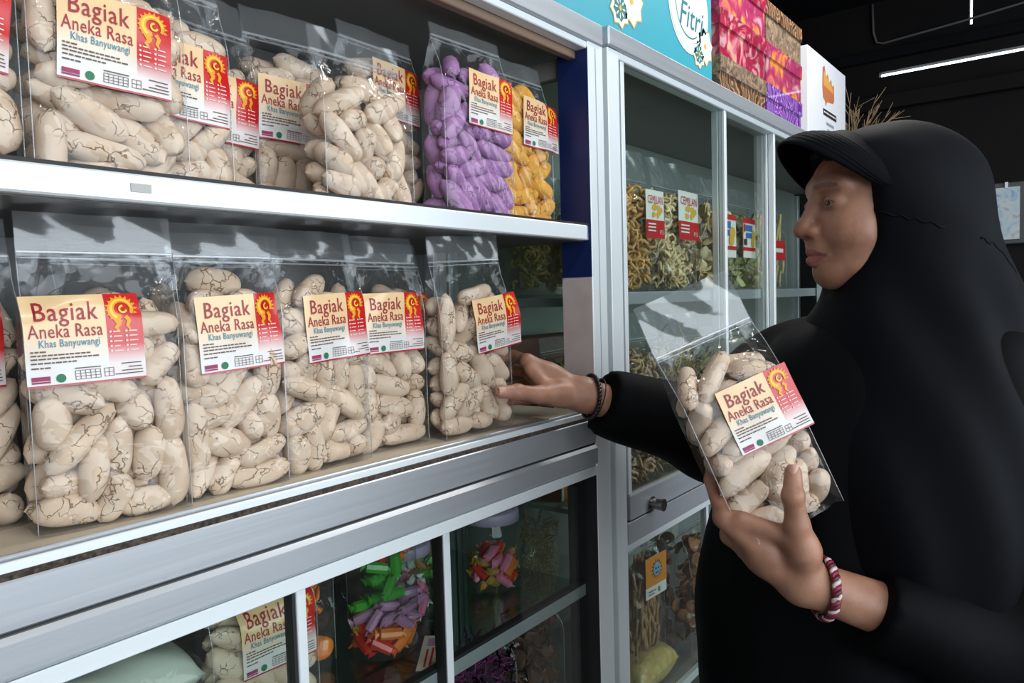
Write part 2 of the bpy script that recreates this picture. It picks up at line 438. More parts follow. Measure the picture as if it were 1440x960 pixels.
def door(x0, x1, y, z0, z1, st=.013, glass=M_glass):
    d = box('sliding_door', x0, x0 + st, y, y + .016, z0, z1, M_alu_lit, B, .001)
    L = B.location
    g = box('door_pane', x0 + st, x1 - st, y + .006, y + .010, z0, z1, glass, B, 0)
    box('door_stile', x1 - st, x1, y, y + .016, z0, z1, M_alu_lit, B, .001)
door(1.258, 1.775, .704, .910, 1.742)
door(1.762, 2.128, .722, .910, 1.742)
door(2.118, 2.66, .704, .910, 1.742)
door(2.65, 3.68, .722, .910, 1.742)
box('door_gap', 1.2445, 1.2575, .712, .73, .862, 1.742, M_black, B, 0)  # solid black strip standing in for the darkness of the gap
box('drawer_rail', 1.2575, BX1 - .04, YF + .001, .718, .860, .909, M_alu, B, .001)
box('fascia', 1.2445, BX1 - .04, YF - .001, .718, .815, .8575, M_alu, B, .001)
box('fascia_lip', 1.2445, BX1 - .04, YF + .002, .718, .800, .8145, M_alu_lit, B, .001)
lk = MB()
def cylY(x, z, y0, y1, r, n=20):
    V = [(x + r * math.cos(2 * math.pi * k / n), yy, z + r * math.sin(2 * math.pi * k / n)) for yy in (y0, y1) for k in range(n)]
    F = [(k, (k + 1) % n, n + (k + 1) % n, n + k) for k in range(n)] + [tuple(range(n))[::-1], tuple(range(n, 2 * n))]
    return V, F
M_chrome = pbr('dark_chrome', (0.32, 0.33, 0.32), 0.22, 1.0)
for y0, y1, r in ((.676, .700, .0115), (.6985, .7005, .0145), (.673, .677, .0125)):
    lk.add(*cylY(1.347, .874, y0, y1, r))
L_ = B.location
lko = mesh('lock', [(a - L_[0], b - L_[1], c - L_[2]) for a, b, c in lk.V], lk.F, M_chrome, B)
lko['label'] = 'round dark chrome lock'
box('lower_divider', 1.632, 1.644, .706, .722, .12, .800, M_alu_lit, B, .001)
box('door_pane', 1.2445, 1.632, .712, .716, .12, .800, M_glass, B, 0)
box('door_pane', 1.644, BX1 - .04, .712, .716, .12, .800, M_glass, B, 0)
box('kick_panel', 1.2445, BX1 - .04, .705, .72, 0, .12, M_alu, B, 0)
box('lower_rail', 1.2445, BX1 - .04, .726, .740, .388, .407, M_alu_lit, B, .001)

# ------------------------------------------------------------------ cookies: shapes and packing
def cookie_mesh(seed):
    g = np.random.default_rng(seed)
    nr, ns = 15, 14
    L, r = 0.060, 0.0125
    ph = g.uniform(0, 6.28, 6); bend = g.uniform(-.004, .004)
    V = []
    for i in range(nr):
        t = -1 + 2 * i / (nr - 1)
        rr = r * max(0.0, 1 - abs(t) ** 2.7) ** (1 / 2.1)
        for k in range(ns):
            a = 2 * math.pi * k / ns
            f = 1 + .06 * math.sin(2 * a + ph[0]) + .05 * math.sin(3 * t + ph[1]) + .035 * math.sin(3 * a + 4 * t + ph[2])
            V.append((L / 2 * t * (1 + .02 * math.sin(a + ph[3])), rr * f * math.cos(a) + bend * (1 - t * t), rr * f * math.sin(a)))
    F = [(i * ns + k, i * ns + (k + 1) % ns, (i + 1) * ns + (k + 1) % ns, (i + 1) * ns + k) for i in range(nr - 1) for k in range(ns)]
    return V, F
CK = [cookie_mesh(100 + i) for i in range(7)]
CKM = {}
def cookie_data(i, mat):
    key = (i, mat.name)
    if key not in CKM:
        V, F = CK[i]
        me = bpy.data.meshes.new('cookie')
        me.from_pydata([tuple(v) for v in V], [], F); me.materials.append(mat)
        me.polygons.foreach_set('use_smooth', [True] * len(me.polygons)); me.update()
        CKM[key] = me
    return CKM[key]
def pack(n, W, D, seed, lmin=.042, lmax=.072, r0=.0130, r1=.0162, rad=None):
    g = np.random.default_rng(seed)
    r = g.uniform(r0, r1, n); Lh = g.uniform(lmin, lmax, n) / 2
    K = 5
    off = (Lh - r)[:, None] * np.linspace(-1, 1, K)[None]
    c = np.zeros((n, 3)); order = np.arange(n)
    c[:, 0] = g.uniform(-.3, .3, n) * W; c[:, 1] = g.uniform(-.3, .3, n) * D; c[:, 2] = .02 + .0085 * order
    th = g.normal(0, .55, n) + np.where(g.random(n) < .2, 1.3, 0)
    a = np.stack([np.cos(th), g.normal(0, .15, n), np.sin(th)], 1); a /= np.linalg.norm(a, axis=1)[:, None]
    ids = np.repeat(np.arange(n), K); rs = np.repeat(r, K) * np.tile(np.array([.8, 1, 1, 1, .8]), n)
    same = ids[:, None] == ids[None]
    RR = (rs[:, None] + rs[None]).astype(np.float32)
    iters = 330
    for it in range(iters):
        c[:, 2] -= .0014 if it < 170 else (.0006 if it < 240 else 0)
        S = (c[:, None] + a[:, None] * off[:, :, None]).reshape(-1, 3)
        S32 = S.astype(np.float32); d = S32[:, None] - S32[None]
        dist = np.sqrt(np.einsum('ijk,ijk->ij', d, d)) + 1e-7
        ov = np.where(same, 0, np.maximum(0, RR - dist))
        cor = np.einsum('ijk,ij->ik', d, ov / dist) * .30
        hx = W / 2 - rs; hy = D / 2 - rs
        X = S + cor
        X[:, 0] = np.clip(X[:, 0], -hx, hx); X[:, 1] = np.clip(X[:, 1], -hy, hy); X[:, 2] = np.maximum(X[:, 2], rs + .002)
        if rad:
            hyp = np.hypot(X[:, 0], X[:, 1]) + 1e-9; k_ = np.minimum(1, (rad - rs) / hyp); X[:, 0] *= k_; X[:, 1] *= k_
        cor = (X - S).reshape(n, K, 3)
        c += cor.mean(1)
        tq = (cor * off[:, :, None]).sum(1) / ((off ** 2).sum(1)[:, None] + 1e-6)
        a += np.clip(tq, -.25, .25); a /= np.linalg.norm(a, axis=1)[:, None]
    return c, a, r, Lh
def frame_of(c, a, roll):
    a = a / np.linalg.norm(a)
    u = np.array([0, 0, 1.0]) if abs(a[2]) < .9 else np.array([0, 1.0, 0])
    b = np.cross(u, a); b /= np.linalg.norm(b); d = np.cross(a, b)
    b2 = math.cos(roll) * b + math.sin(roll) * d; d2 = np.cross(a, b2)
    return np.stack([a, b2, d2], 1)
def blur(A, k):
    for ax in (0, 1):
        P = np.pad(A, [(k, k) if i == ax else (0, 0) for i in (0, 1)], mode='edge')
        out = 0
        for j in range(2 * k + 1):
            sl = [slice(None)] * 2; sl[ax] = slice(j, j + A.shape[ax]); out = out + P[tuple(sl)]
        A = out / (2 * k + 1)
    return A
def minf(A, k):
    for ax in (0, 1):
        P = np.pad(A, [(k, k) if i == ax else (0, 0) for i in (0, 1)], mode='edge')
        out = None
        for j in range(2 * k + 1):
            sl = [slice(None)] * 2; sl[ax] = slice(j, j + A.shape[ax])
            out = P[tuple(sl)] if out is None else np.minimum(out, P[tuple(sl)])
        A = out
    return A

# ------------------------------------------------------------------ printed label artwork, laid out in mm on a 100 x 83 sticker
def glyphs(body, width, cap, x, y, spacing=1.0, bold=0.0):
    cu = bpy.data.curves.new('lettering', 'FONT'); cu.body = body; cu.size = 1; cu.resolution_u = 2; cu.space_character = spacing; cu.offset = bold
    o = bpy.data.objects.new('lettering', cu); COL.objects.link(o)
    dg = bpy.context.evaluated_depsgraph_get()
    me = bpy.data.meshes.new_from_object(o.evaluated_get(dg))
    V = np.array([v.co[:2] for v in me.vertices]); F = [tuple(p.vertices) for p in me.polygons]
    bpy.data.objects.remove(o); bpy.data.curves.remove(cu); bpy.data.meshes.remove(me)
    if len(V) == 0: return [], []
    x0, x1 = V[:, 0].min(), V[:, 0].max()
    V[:, 0] = x + (V[:, 0] - x0) / (x1 - x0) * width
    V[:, 1] = y + V[:, 1] / 0.70 * cap
    return [tuple(v) for v in V], F
class Art:
    def __init__(s): s.V = []; s.F = []
    def add(s, V, F):
        n = len(s.V); s.V += [tuple(v) for v in V]; s.F += [tuple(i + n for i in f) for f in F]; return s
    def rect(s, x0, y0, x1, y1): return s.add([(x0, y0), (x1, y0), (x1, y1), (x0, y1)], [(0, 1, 2, 3)])
    def poly(s, pts):
        return s.add(pts, [tuple(range(len(pts)))])
    def disc(s, x, y, r, n=16): return s.poly([(x + r * math.cos(2 * math.pi * k / n), y + r * math.sin(2 * math.pi * k / n)) for k in range(n)])
    def stroke(s, pts, w):
        P = np.asarray(pts, float); T = np.gradient(P, axis=0); T /= np.linalg.norm(T, axis=1)[:, None] + 1e-9
        N = np.stack([-T[:, 1], T[:, 0]], 1); W = np.full(len(P), w) if np.isscalar(w) else np.asarray(w)
        V = list(P + N * W[:, None] / 2) + list(P - N * W[:, None] / 2); n = len(P)
        return s.add(V, [(i, i + n, i + n + 1, i + 1) for i in range(n - 1)])
ART = []
a_red = Art(); a_red.add(*glyphs('Bagiak', 52, 17, 9, 60, 1.08, .004)); a_red.add(*glyphs('Aneka Rasa', 61, 12.5, 3, 44.5, 1.05, .002))
ART.append(('lettering', a_red, pbr('label_maroon_ink', (0.32, 0.012, 0.03), 0.4)))
a_blue = Art().add(*glyphs('Khas Banyuwangi', 50, 7.0, 11, 36, 1.05, .004))
ART.append(('lettering', a_blue, pbr('label_teal_ink', (0.03, 0.24, 0.36), 0.4)))
a_txt = Art()
gt = np.random.default_rng(3)
for yy, xe in ((31.5, 14), (28.2, 50), (25.0, 57), (21.2, 38), (16.8, 17)):
    x = 4.0
    while x < xe:
        wd = gt.uniform(2, 6); a_txt.rect(x, yy, min(x + wd, xe + 2), yy + 1.35); x += wd + .9
for yy, x0, x1 in ((14.6, 38, 60), (15.5, 78, 96), (11.8, 84, 96), (8.6, 78, 97), (5.6, 72, 97)):
    a_txt.rect(x0, yy, x1, yy + 1.0)
for i in range(6): a_txt.rect(38 + i * 4.2, 4.5, 38.5 + i * 4.2, 12.8)
for i in range(4): a_txt.rect(38, 4.5 + i * 2.7, 59.4, 5.0 + i * 2.7)
for i in range(3): a_txt.rect(62.5 + i * 4, 5, 63 + i * 4, 13); a_txt.rect(62.5, 5 + i * 3.8, 71, 5.5 + i * 3.8)
ART.append(('small_print', a_txt, pbr('label_brown_ink', (0.12, 0.075, 0.06), 0.5)))
a_mar = Art().rect(3.5, 5.8, 18, 9.8).rect(3.5, 3.6, 18, 5.2)
ART.append(('printed_block', a_mar, pbr('label_wine_ink', (0.30, 0.02, 0.10), 0.5)))
ART.append(('green_seal', Art().disc(26.5, 7.2, 4.0), pbr('label_green_ink', (0.01, 0.16, 0.07), 0.5)))
a_wh = Art()
for cx_ in (70.5, 84.5):
    for i in range(5):
        a_wh.disc(cx_, 47 - i * 4.6, 1.15, 8); a_wh.rect(cx_ + 2.4, 46.4 - i * 4.6, cx_ + gt.uniform(7, 11), 47.5 - i * 4.6)
ART.append(('bullet_list', a_wh, pbr('label_white_ink', (0.80, 0.62, 0.58), 0.5)))
a_or = Art()
ang = np.linspace(-0.5, 4.6, 26)
a_or.stroke([(82 + 9.5 * math.cos(t), 68 + 9.0 * math.sin(t)) for t in ang], np.linspace(3, 7.5, 26))
for t in np.linspace(-.3, 4.6, 15):
    c_, s_ = math.cos(t), math.sin(t)
    a_or.poly([(82 + 11.5 * c_ - 1.5 * s_, 68 + 11 * s_ + 1.5 * c_), (82 + 15.0 * c_, 68 + 14.0 * s_), (82 + 11.5 * c_ + 1.5 * s_, 68 + 11 * s_ - 1.5 * c_)])
a_or.stroke([(80, 62), (76.5, 58), (79, 54), (76, 50.5), (79, 46)], [6, 5.5, 5, 4, 1])
a_or.stroke([(85, 61), (88, 57), (86, 52), (88.5, 48)], [4, 4, 3.4, 1])
ART.append(('emblem', a_or, pbr('label_gold_ink', (0.80, 0.33, 0.015), 0.4)))
a_ye = Art()
a_ye.stroke([(82 + 9.5 * math.cos(t), 68 + 9.0 * math.sin(t)) for t in np.linspace(0.1, 4.2, 22)], np.linspace(1.2, 3.0, 22))
a_ye.stroke([(83.5 + 3.2 * math.cos(t), 68 + 3.2 * math.sin(t)) for t in np.linspace(1.5, 6.0, 12)], 1.8)
ART.append(('emblem', a_ye, pbr('label_yellow_ink', (0.90, 0.58, 0.06), 0.4)))
def label_paper():
    m, N, L = newmat('label_paper')
    b = N['Principled BSDF']; b.inputs['Roughness'].default_value = 0.32; b.inputs['Coat Weight'].default_value = 0.4; b.inputs['Coat Roughness'].default_value = 0.12
    uv = N.new('ShaderNodeUVMap'); sp = N.new('ShaderNodeSeparateXYZ'); L.new(uv.outputs[0], sp.inputs[0])
    r1 = N.new('ShaderNodeValToRGB'); e = r1.color_ramp.elements
    e[0].position = .22; e[0].color = (0.70, 0.69, 0.68, 1); e[1].position = .62; e[1].color = (0.80, 0.55, 0.29, 1)
    L.new(sp.outputs[1], r1.inputs[0])
    r2 = N.new('ShaderNodeValToRGB'); e = r2.color_ramp.elements
    e[0].position = .20; e[0].color = (0.70, 0.64, 0.63, 1); e[1].position = .42; e[1].color = (0.56, 0.012, 0.014, 1)
    L.new(sp.outputs[1], r2.inputs[0])
    gt_ = N.new('ShaderNodeMath'); gt_.operation = 'GREATER_THAN'; gt_.inputs[1].default_value = 0.675; L.new(sp.outputs[0], gt_.inputs[0])
    mx = N.new('ShaderNodeMix'); mx.data_type = 'RGBA'
    L.new(gt_.outputs[0], mx.inputs[0]); L.new(r1.outputs[0], mx.inputs[6]); L.new(r2.outputs[0], mx.inputs[7])
    lt = N.new('ShaderNodeMath'); lt.operation = 'LESS_THAN'; lt.inputs[1].default_value = 0.022; L.new(sp.outputs[1], lt.inputs[0])
    m2 = N.new('ShaderNodeMix'); m2.data_type = 'RGBA'; m2.inputs[7].default_value = (0.42, 0.012, 0.03, 1)
    L.new(lt.outputs[0], m2.inputs[0]); L.new(mx.outputs[2], m2.inputs[6]); L.new(m2.outputs[2], b.inputs['Base Color'])
    return m
M_label = label_paper()

STUFF = MB()
def bilin(A, gx, gz, x, z):
    i = np.clip((np.asarray(x) - gx[0]) / (gx[1] - gx[0]), 0, len(gx) - 1.001); k = np.clip((np.asarray(z) - gz[0]) / (gz[1] - gz[0]), 0, len(gz) - 1.001)
    i0 = i.astype(int); k0 = k.astype(int); fi = i - i0; fk = k - k0
    return A[i0, k0] * (1 - fi) * (1 - fk) + A[i0 + 1, k0] * fi * (1 - fk) + A[i0, k0 + 1] * (1 - fi) * fk + A[i0 + 1, k0 + 1] * fi * fk
def bag_shell(root, W, D, H, ZIP, front, back, gx, gz, seed, top, lean=0.25):
    """gusseted clear pouch: front, back, two folded sides, floor; flap above the zip"""
    g = np.random.default_rng(seed + 50)
    nx, nz = len(gx), len(gz)
    V = []; F = []
    def grid(P):                      # P: (a,b,3)
        n0 = len(V); a, b = P.shape[:2]
        V.extend(P.reshape(-1, 3)); F.extend([(n0 + i * b + j, n0 + (i + 1) * b + j, n0 + (i + 1) * b + j + 1, n0 + i * b + j + 1) for i in range(a - 1) for j in range(b - 1)])
    GX, GZ = np.meshgrid(gx, gz, indexing='ij')
    grid(np.stack([GX, front, GZ], 2)); grid(np.stack([GX, back, GZ], 2))
    ns = 9; t = np.linspace(0, 1, ns)
    tri = 1 - np.abs(2 * t - 1)
    for s, e in ((-1, 0), (1, -1)):
        fold = np.clip((gz - top * .72) / (ZIP - top * .72), 0, 1) * D * .42 + .002
        P = np.zeros((ns, nz, 3))
        P[:, :, 0] = s * W / 2 - s * tri[:, None] * fold[None]
        P[:, :, 1] = front[e][None] * (1 - t[:, None]) + back[e][None] * t[:, None]
        P[:, :, 2] = gz[None]
        grid(P)
    P = np.zeros((nx, 2, 3)); P[:, :, 0] = gx[:, None]; P[:, 0, 1] = front[:, 0]; P[:, 1, 1] = back[:, 0]
    grid(P)
    mesh('film', V, F, M_film, root, True)
    # flap
    nf = 9; zf = np.linspace(0, H - ZIP, nf); V = []; F = []
    ph = g.uniform(0, 6, 3)
    for s in (-1, 1):
        P = np.zeros((nx, nf, 3)); P[:, :, 0] = gx[:, None]
        P[:, :, 1] = s * .0012 + lean * zf[None] ** 1.3 * 2 + .003 * np.sin(gx[:, None] * 60 + ph[0]) * (zf[None] / .05) + .002 * np.sin(gx[:, None] * 110 + zf[None] * 90 + ph[1]) * (zf[None] / .05)
        P[:, :, 2] = ZIP + zf[None] * (1 - .1 * lean); grid(P)
    mesh('flap', V, F, M_flap, root, True)
    zp = MB().box(-W / 2, W / 2, -.0022, .0022, ZIP - .0012, ZIP + .0016, .0006).box(-W / 2, W / 2, -.0018, .0018, ZIP - .0062, ZIP - .0046, .0006)
    zp.obj('zip_strip', clear_zip, root)
    for s, e in ((-1, 0), (1, -1)):
        pts = [(s * W / 2, front[e][k] - .0003, gz[k]) for k in range(0, nz, 4)] + [(s * W / 2, 0, ZIP)]
        mesh('seam', *tube(pts, .00055, 4), clear_zip, root, True)
clear_zip = clear('zip_plastic', (0.9, 0.92, 0.94), 0.12, 0.6, 0.12, haze=0.22)
def put_label(root, front, gx, gz, lx, lz, lw=.100, lh=.083, rot=0.0, off=.0):
    stiff = blur(minf(front, 2), 4) - .0012 - off
    ca, sa = math.cos(rot), math.sin(rot)
    def surf(P, d):
        P = np.asarray(P, float); u = (P[:, 0] / 100 - .5) * lw; v = (P[:, 1] / 83 - .5) * lh
        x = lx + ca * u - sa * v; z = lz + sa * u + ca * v
        return np.stack([x, bilin(stiff, gx, gz, x, z) - d, z], 1)
    U, W_ = np.meshgrid(np.linspace(0, 100, 41), np.linspace(0, 83, 35), indexing='ij')
    pg = surf(np.stack([U.ravel(), W_.ravel()], 1), 0)[:, 1].reshape(41, 35)
    P = np.stack([U.ravel(), W_.ravel()], 1)
    F = [(i * 35 + j, (i + 1) * 35 + j, (i + 1) * 35 + j + 1, i * 35 + j + 1) for i in range(40) for j in range(34)]
    lab = mesh('label', surf(P, 0), F, M_label, root, True, uv=P / [100, 83])
    lab['label'] = 'cream and red printed paper sticker'
    for nm, art, mat in ART:
        d = .0009 + (.0003 if mat.name == 'label_yellow_ink' else 0)
        Q = surf(art.V, 0); av = np.asarray(art.V, float)
        Q[:, 1] = bilin(pg, np.linspace(0, 100, 41), np.linspace(0, 83, 35), av[:, 0], av[:, 1]) - d
        mesh(nm, Q, art.F, mat, lab)
def place(x, y, z, yaw=0.0, pitch=0.0, roll=0.0):
    return Matrix.Translation((x, y, z)) @ Matrix.Rotation(yaw, 4, 'Z') @ Matrix.Rotation(pitch, 4, 'X') @ Matrix.Rotation(roll, 4, 'Y')
def film_maps(S, rs, W, D, ZIP, top, seed):
    """front and back sheets drawn tight over a set of spheres"""
    g = np.random.default_rng(seed)
    nx, nz = 45, 89
    gx = np.linspace(-W / 2, W / 2, nx); gz = np.linspace(0, ZIP, nz)
    GX, GZ = np.meshgrid(gx, gz, indexing='ij')
    res = []
    for s in (1, -1):
        A_ = np.full(GX.shape, 0.0)
        for (x, y, z), r in zip(S, rs):
            q = (r + .0006) ** 2 - (GX - x) ** 2 - (GZ - z) ** 2
            A_ = np.where(q > 0, np.minimum(A_, s * y - np.sqrt(np.maximum(q, 0))), A_)
        B_ = blur(minf(A_, 3), 3)
        B_ = np.minimum(B_, blur(A_, 1) - .0006)
        tz = np.clip((gz - top * .80) / (ZIP - top * .80), 0, 1)
        prof = (1 - tz ** 1.2)
        B_ = np.where(gz[None] > top * .88, np.minimum(B_, -D * .30 * prof[None]), B_)
        e = np.clip((W / 2 - np.abs(gx)) / .010, 0, 1) ** .5
        edge = -D * .40 * np.minimum(prof, 1)[None]
        B_ = B_ * e[:, None] + edge * (1 - e[:, None])
        wr = np.clip((gz - top * .85) / .05, 0, 1) * np.clip((ZIP - gz) / .02, 0, 1)
        ph = g.uniform(0, 6.28, 4)
        B_ = B_ + wr[None] * (.0022 * np.sin(GX * 95 + GZ * 60 + ph[0]) + .0016 * np.sin(GX * 170 - GZ * 120 + ph[1]))
        B_ = B_ + .0004 * np.sin(GX * 300 + GZ * 210 + ph[2]) * e[:, None]
        B_[:, -1] = -.0012
        res.append(s * B_)
    return gx, gz, res[0], res[1]
NCOOK = {'c': 0}
def cookie_bag(M, label, seed, n=33, W=.140, D=.052, H=.30, ZIP=.262, lab=(0, .178, 0), mat=M_cookie, single=True, where='', colour='cream', lean=.25, group=None, lmin=.052, lmax=.086):
    root = empty('cookie_bag', M=M)
    tag(root, label, 'snack bag', group)
    c, a, r, Lh = pack(n, W - .006, D, seed, lmin, lmax)
    keep = c[:, 2] + np.abs(a[:, 2]) * (Lh - r) + r < ZIP - .012
    c, a, r, Lh = c[keep], a[keep], r[keep], Lh[keep]; n = len(c)
    K = 7
    S = (c[:, None] + a[:, None] * ((Lh - r * .9)[:, None] * np.linspace(-1, 1, K)[None])[:, :, None]).reshape(-1, 3)
    rs = (r[:, None] * np.array([.86, 1, 1.04, 1.04, 1.04, 1, .86])[None]).ravel()
    top = min((S[:, 2] + rs).max(), ZIP - .008)
    gx, gz, fr, bk = film_maps(S, rs, W, D, ZIP, top, seed)
    bag_shell(root, W, D, H, ZIP, fr, bk, gx, gz, seed, top, lean)
    if lab is not None:
        put_label(root, fr, gx, gz, lab[0], lab[1], rot=lab[2])
    g = np.random.default_rng(seed + 9)
    Mn = np.array(M)
    for i in range(n):
        v = int(g.integers(0, len(CK))); Fm = frame_of(c[i], a[i], g.uniform(0, 6.28))
        sc = np.array([Lh[i] / .030, r[i] / .0125, r[i] / .0125])
        if single:
            o = bpy.data.objects.new('cookie', cookie_data(v, mat)); COL.objects.link(o)
            L4 = np.eye(4); L4[:3, :3] = Fm * sc[None]; L4[:3, 3] = c[i]
            o.matrix_world = Matrix((Mn @ L4).tolist())
            tag(o, '%s cracked finger cookie packed inside %s' % (colour, where), 'cookie', '%s cookies in %s' % (colour, where))
            NCOOK['c'] += 1
        else:
            V = np.array(CK[v][0]) * sc; V = V @ Fm.T + c[i]
            V = V @ Mn[:3, :3].T + Mn[:3, 3]
            STUFF.add(V, CK[v][1])
    return root

R_ = math.radians
SH1, SH2 = 1.0935, 1.406
# lower shelf, front row
cookie_bag(place(.326, .765, SH1, R_(-8)), 'large clear bag of cream cookies nearest the camera on the lower shelf', 11, n=36, lab=(-.022, .180, R_(1)), where='the nearest bag on the lower shelf', W=.138, lean=.15)
cookie_bag(place(.458, .770, SH1, R_(-4)), 'clear cookie bag second from the left on the lower shelf', 12, n=33, lab=(.006, .178, R_(3)), where='the second bag on the lower shelf', W=.122)
cookie_bag(place(.588, .775, SH1, R_(3)), 'clear cookie bag third from the left on the lower shelf', 13, n=36, lab=(.010, .178, R_(3)), where='the third bag on the lower shelf', W=.134)
cookie_bag(place(.717, .792, SH1, R_(-3)), 'clear cookie bag just left of the one being grasped on the lower shelf', 14, n=33, lab=(-.002, .178, R_(1)), where='the fourth bag on the lower shelf', W=.122)
cookie_bag(place(.862, .757, SH1 + .004, R_(-6), R_(2), R_(-3)), "clear cookie bag grasped by the woman's reaching hand", 15, n=35, lab=(.038, .166, R_(4)), where='the bag grasped by the reaching hand', W=.142, lean=.1)
# upper shelf
cookie_bag(place(.334, .752, SH2, R_(-4)), 'bulging cookie bag at the left of the upper shelf, its sticker fully in view', 21, n=36, H=.29, ZIP=.245, lab=(.002, .140, R_(-3)), where='the bulging bag at the left of the upper shelf', W=.138, D=.062)
cookie_bag(place(.437, .808, SH2, R_(2)), 'cookie bag second along the upper shelf, its sticker partly covered by the bulging bag', 22, n=34, H=.29, ZIP=.245, lab=(.000, .140, R_(-2)), where='the second bag along the upper shelf', W=.112, D=.046, single=False)
cookie_bag(place(.650, .752, SH2, R_(0)), 'short cookie bag without a visible sticker at the middle of the upper shelf', 25, n=33, H=.235, ZIP=.205, lab=None, where='the bag without a sticker on the upper shelf', W=.146, D=.062, lean=.1)
cookie_bag(place(.884, .765, SH2, R_(-3)), 'clear bag of purple cookies on the upper shelf', 27, n=56, H=.305, ZIP=.285, lab=(.018, .196, R_(-2)), mat=M_purple, colour='purple', where='the purple bag on the upper shelf', W=.150, D=.062)
cookie_bag(place(1.032, .782, SH2, R_(-2)), 'clear bag of yellow cookies at the right end of the upper shelf', 28, n=46, H=.300, ZIP=.270, lab=(.028, .190, R_(-2)), mat=M_yellow, colour='yellow', where='the yellow bag on the upper shelf', W=.138, D=.058)
# held bag
bx = np.array([.57513, -.72547, .37805]); bz = np.array([-.12755, .37695, .91741])
by = np.cross(bz, bx)
bx = math.cos(.15) * bx + math.sin(.15) * by; by = np.cross(bz, bx)
HM = np.eye(4); HM[:3, 0] = bx; HM[:3, 1] = by; HM[:3, 2] = bz; HM[:3, 3] = np.array((.911, .2786, 1.005)) + .012 * bz + .012 * by
cookie_bag(Matrix(HM.tolist()), "clear cookie bag held up in the woman's left hand", 31, n=34, H=.319, ZIP=.250, lab=(.022, .142, R_(0)), where='the bag held up in front of the woman', W=.136, D=.054, lean=.05)
# bags standing behind and at the left edge: cookies joined
cookie_bag(place(.204, .838, SH1, R_(4)), 'shaded cookie bag at the left edge of the lower shelf', 41, n=34, single=False)
cookie_bag(place(.385, .868, SH1, R_(8)), 'cookie bag standing behind the nearest bag on the lower shelf', 42, n=34, single=False, lab=None)
cookie_bag(place(.530, .872, SH1, R_(-6)), 'cookie bag standing behind the second and third bags on the lower shelf', 43, n=34, single=False, lab=None)
cookie_bag(place(.800, .868, SH1, R_(5)), 'cookie bag behind the grasped one on the lower shelf', 44, n=34, single=False, lab=(.02, .178, 0))
cookie_bag(place(.190, .762, SH2, R_(6)), 'cookie bag cut by the left edge of the upper shelf view', 45, n=33, H=.29, ZIP=.245, single=False, lab=(.012, .145, R_(-6)))
cookie_bag(place(.508, .860, SH2, R_(4)), 'cookie bag third along the upper shelf, half hidden by its neighbour', 46, n=33, H=.28, ZIP=.235, single=False, lab=(.0, .135, R_(-3)), W=.112, D=.046)
cookie_bag(place(.625, .868, SH2, R_(-6)), 'cookie bag behind the one without a sticker, only a sliver of its sticker showing', 47, n=33, H=.29, ZIP=.25, single=False, lab=(-.005, .150, R_(-2)), W=.118)
cookie_bag(place(.776, .850, SH2, R_(3)), 'cookie bag standing behind the purple bag on the upper shelf', 48, n=46, H=.30, ZIP=.275, single=False, lab=(.012, .205, R_(-2)), W=.150)
cookie_bag(place(.505, .805, .772, R_(-3)), 'cookie bag below the ledge behind the lower glass door', 49, n=28, H=.20, ZIP=.19, single=False, lab=(.012, .128, 0), W=.14)
so = STUFF.obj('cookie_pile', M_cookie, None, True)
tag(so, 'cream finger cookies filling the bags in the rear rows', 'cookies', kind='stuff')
print('COOKIES', NCOOK)

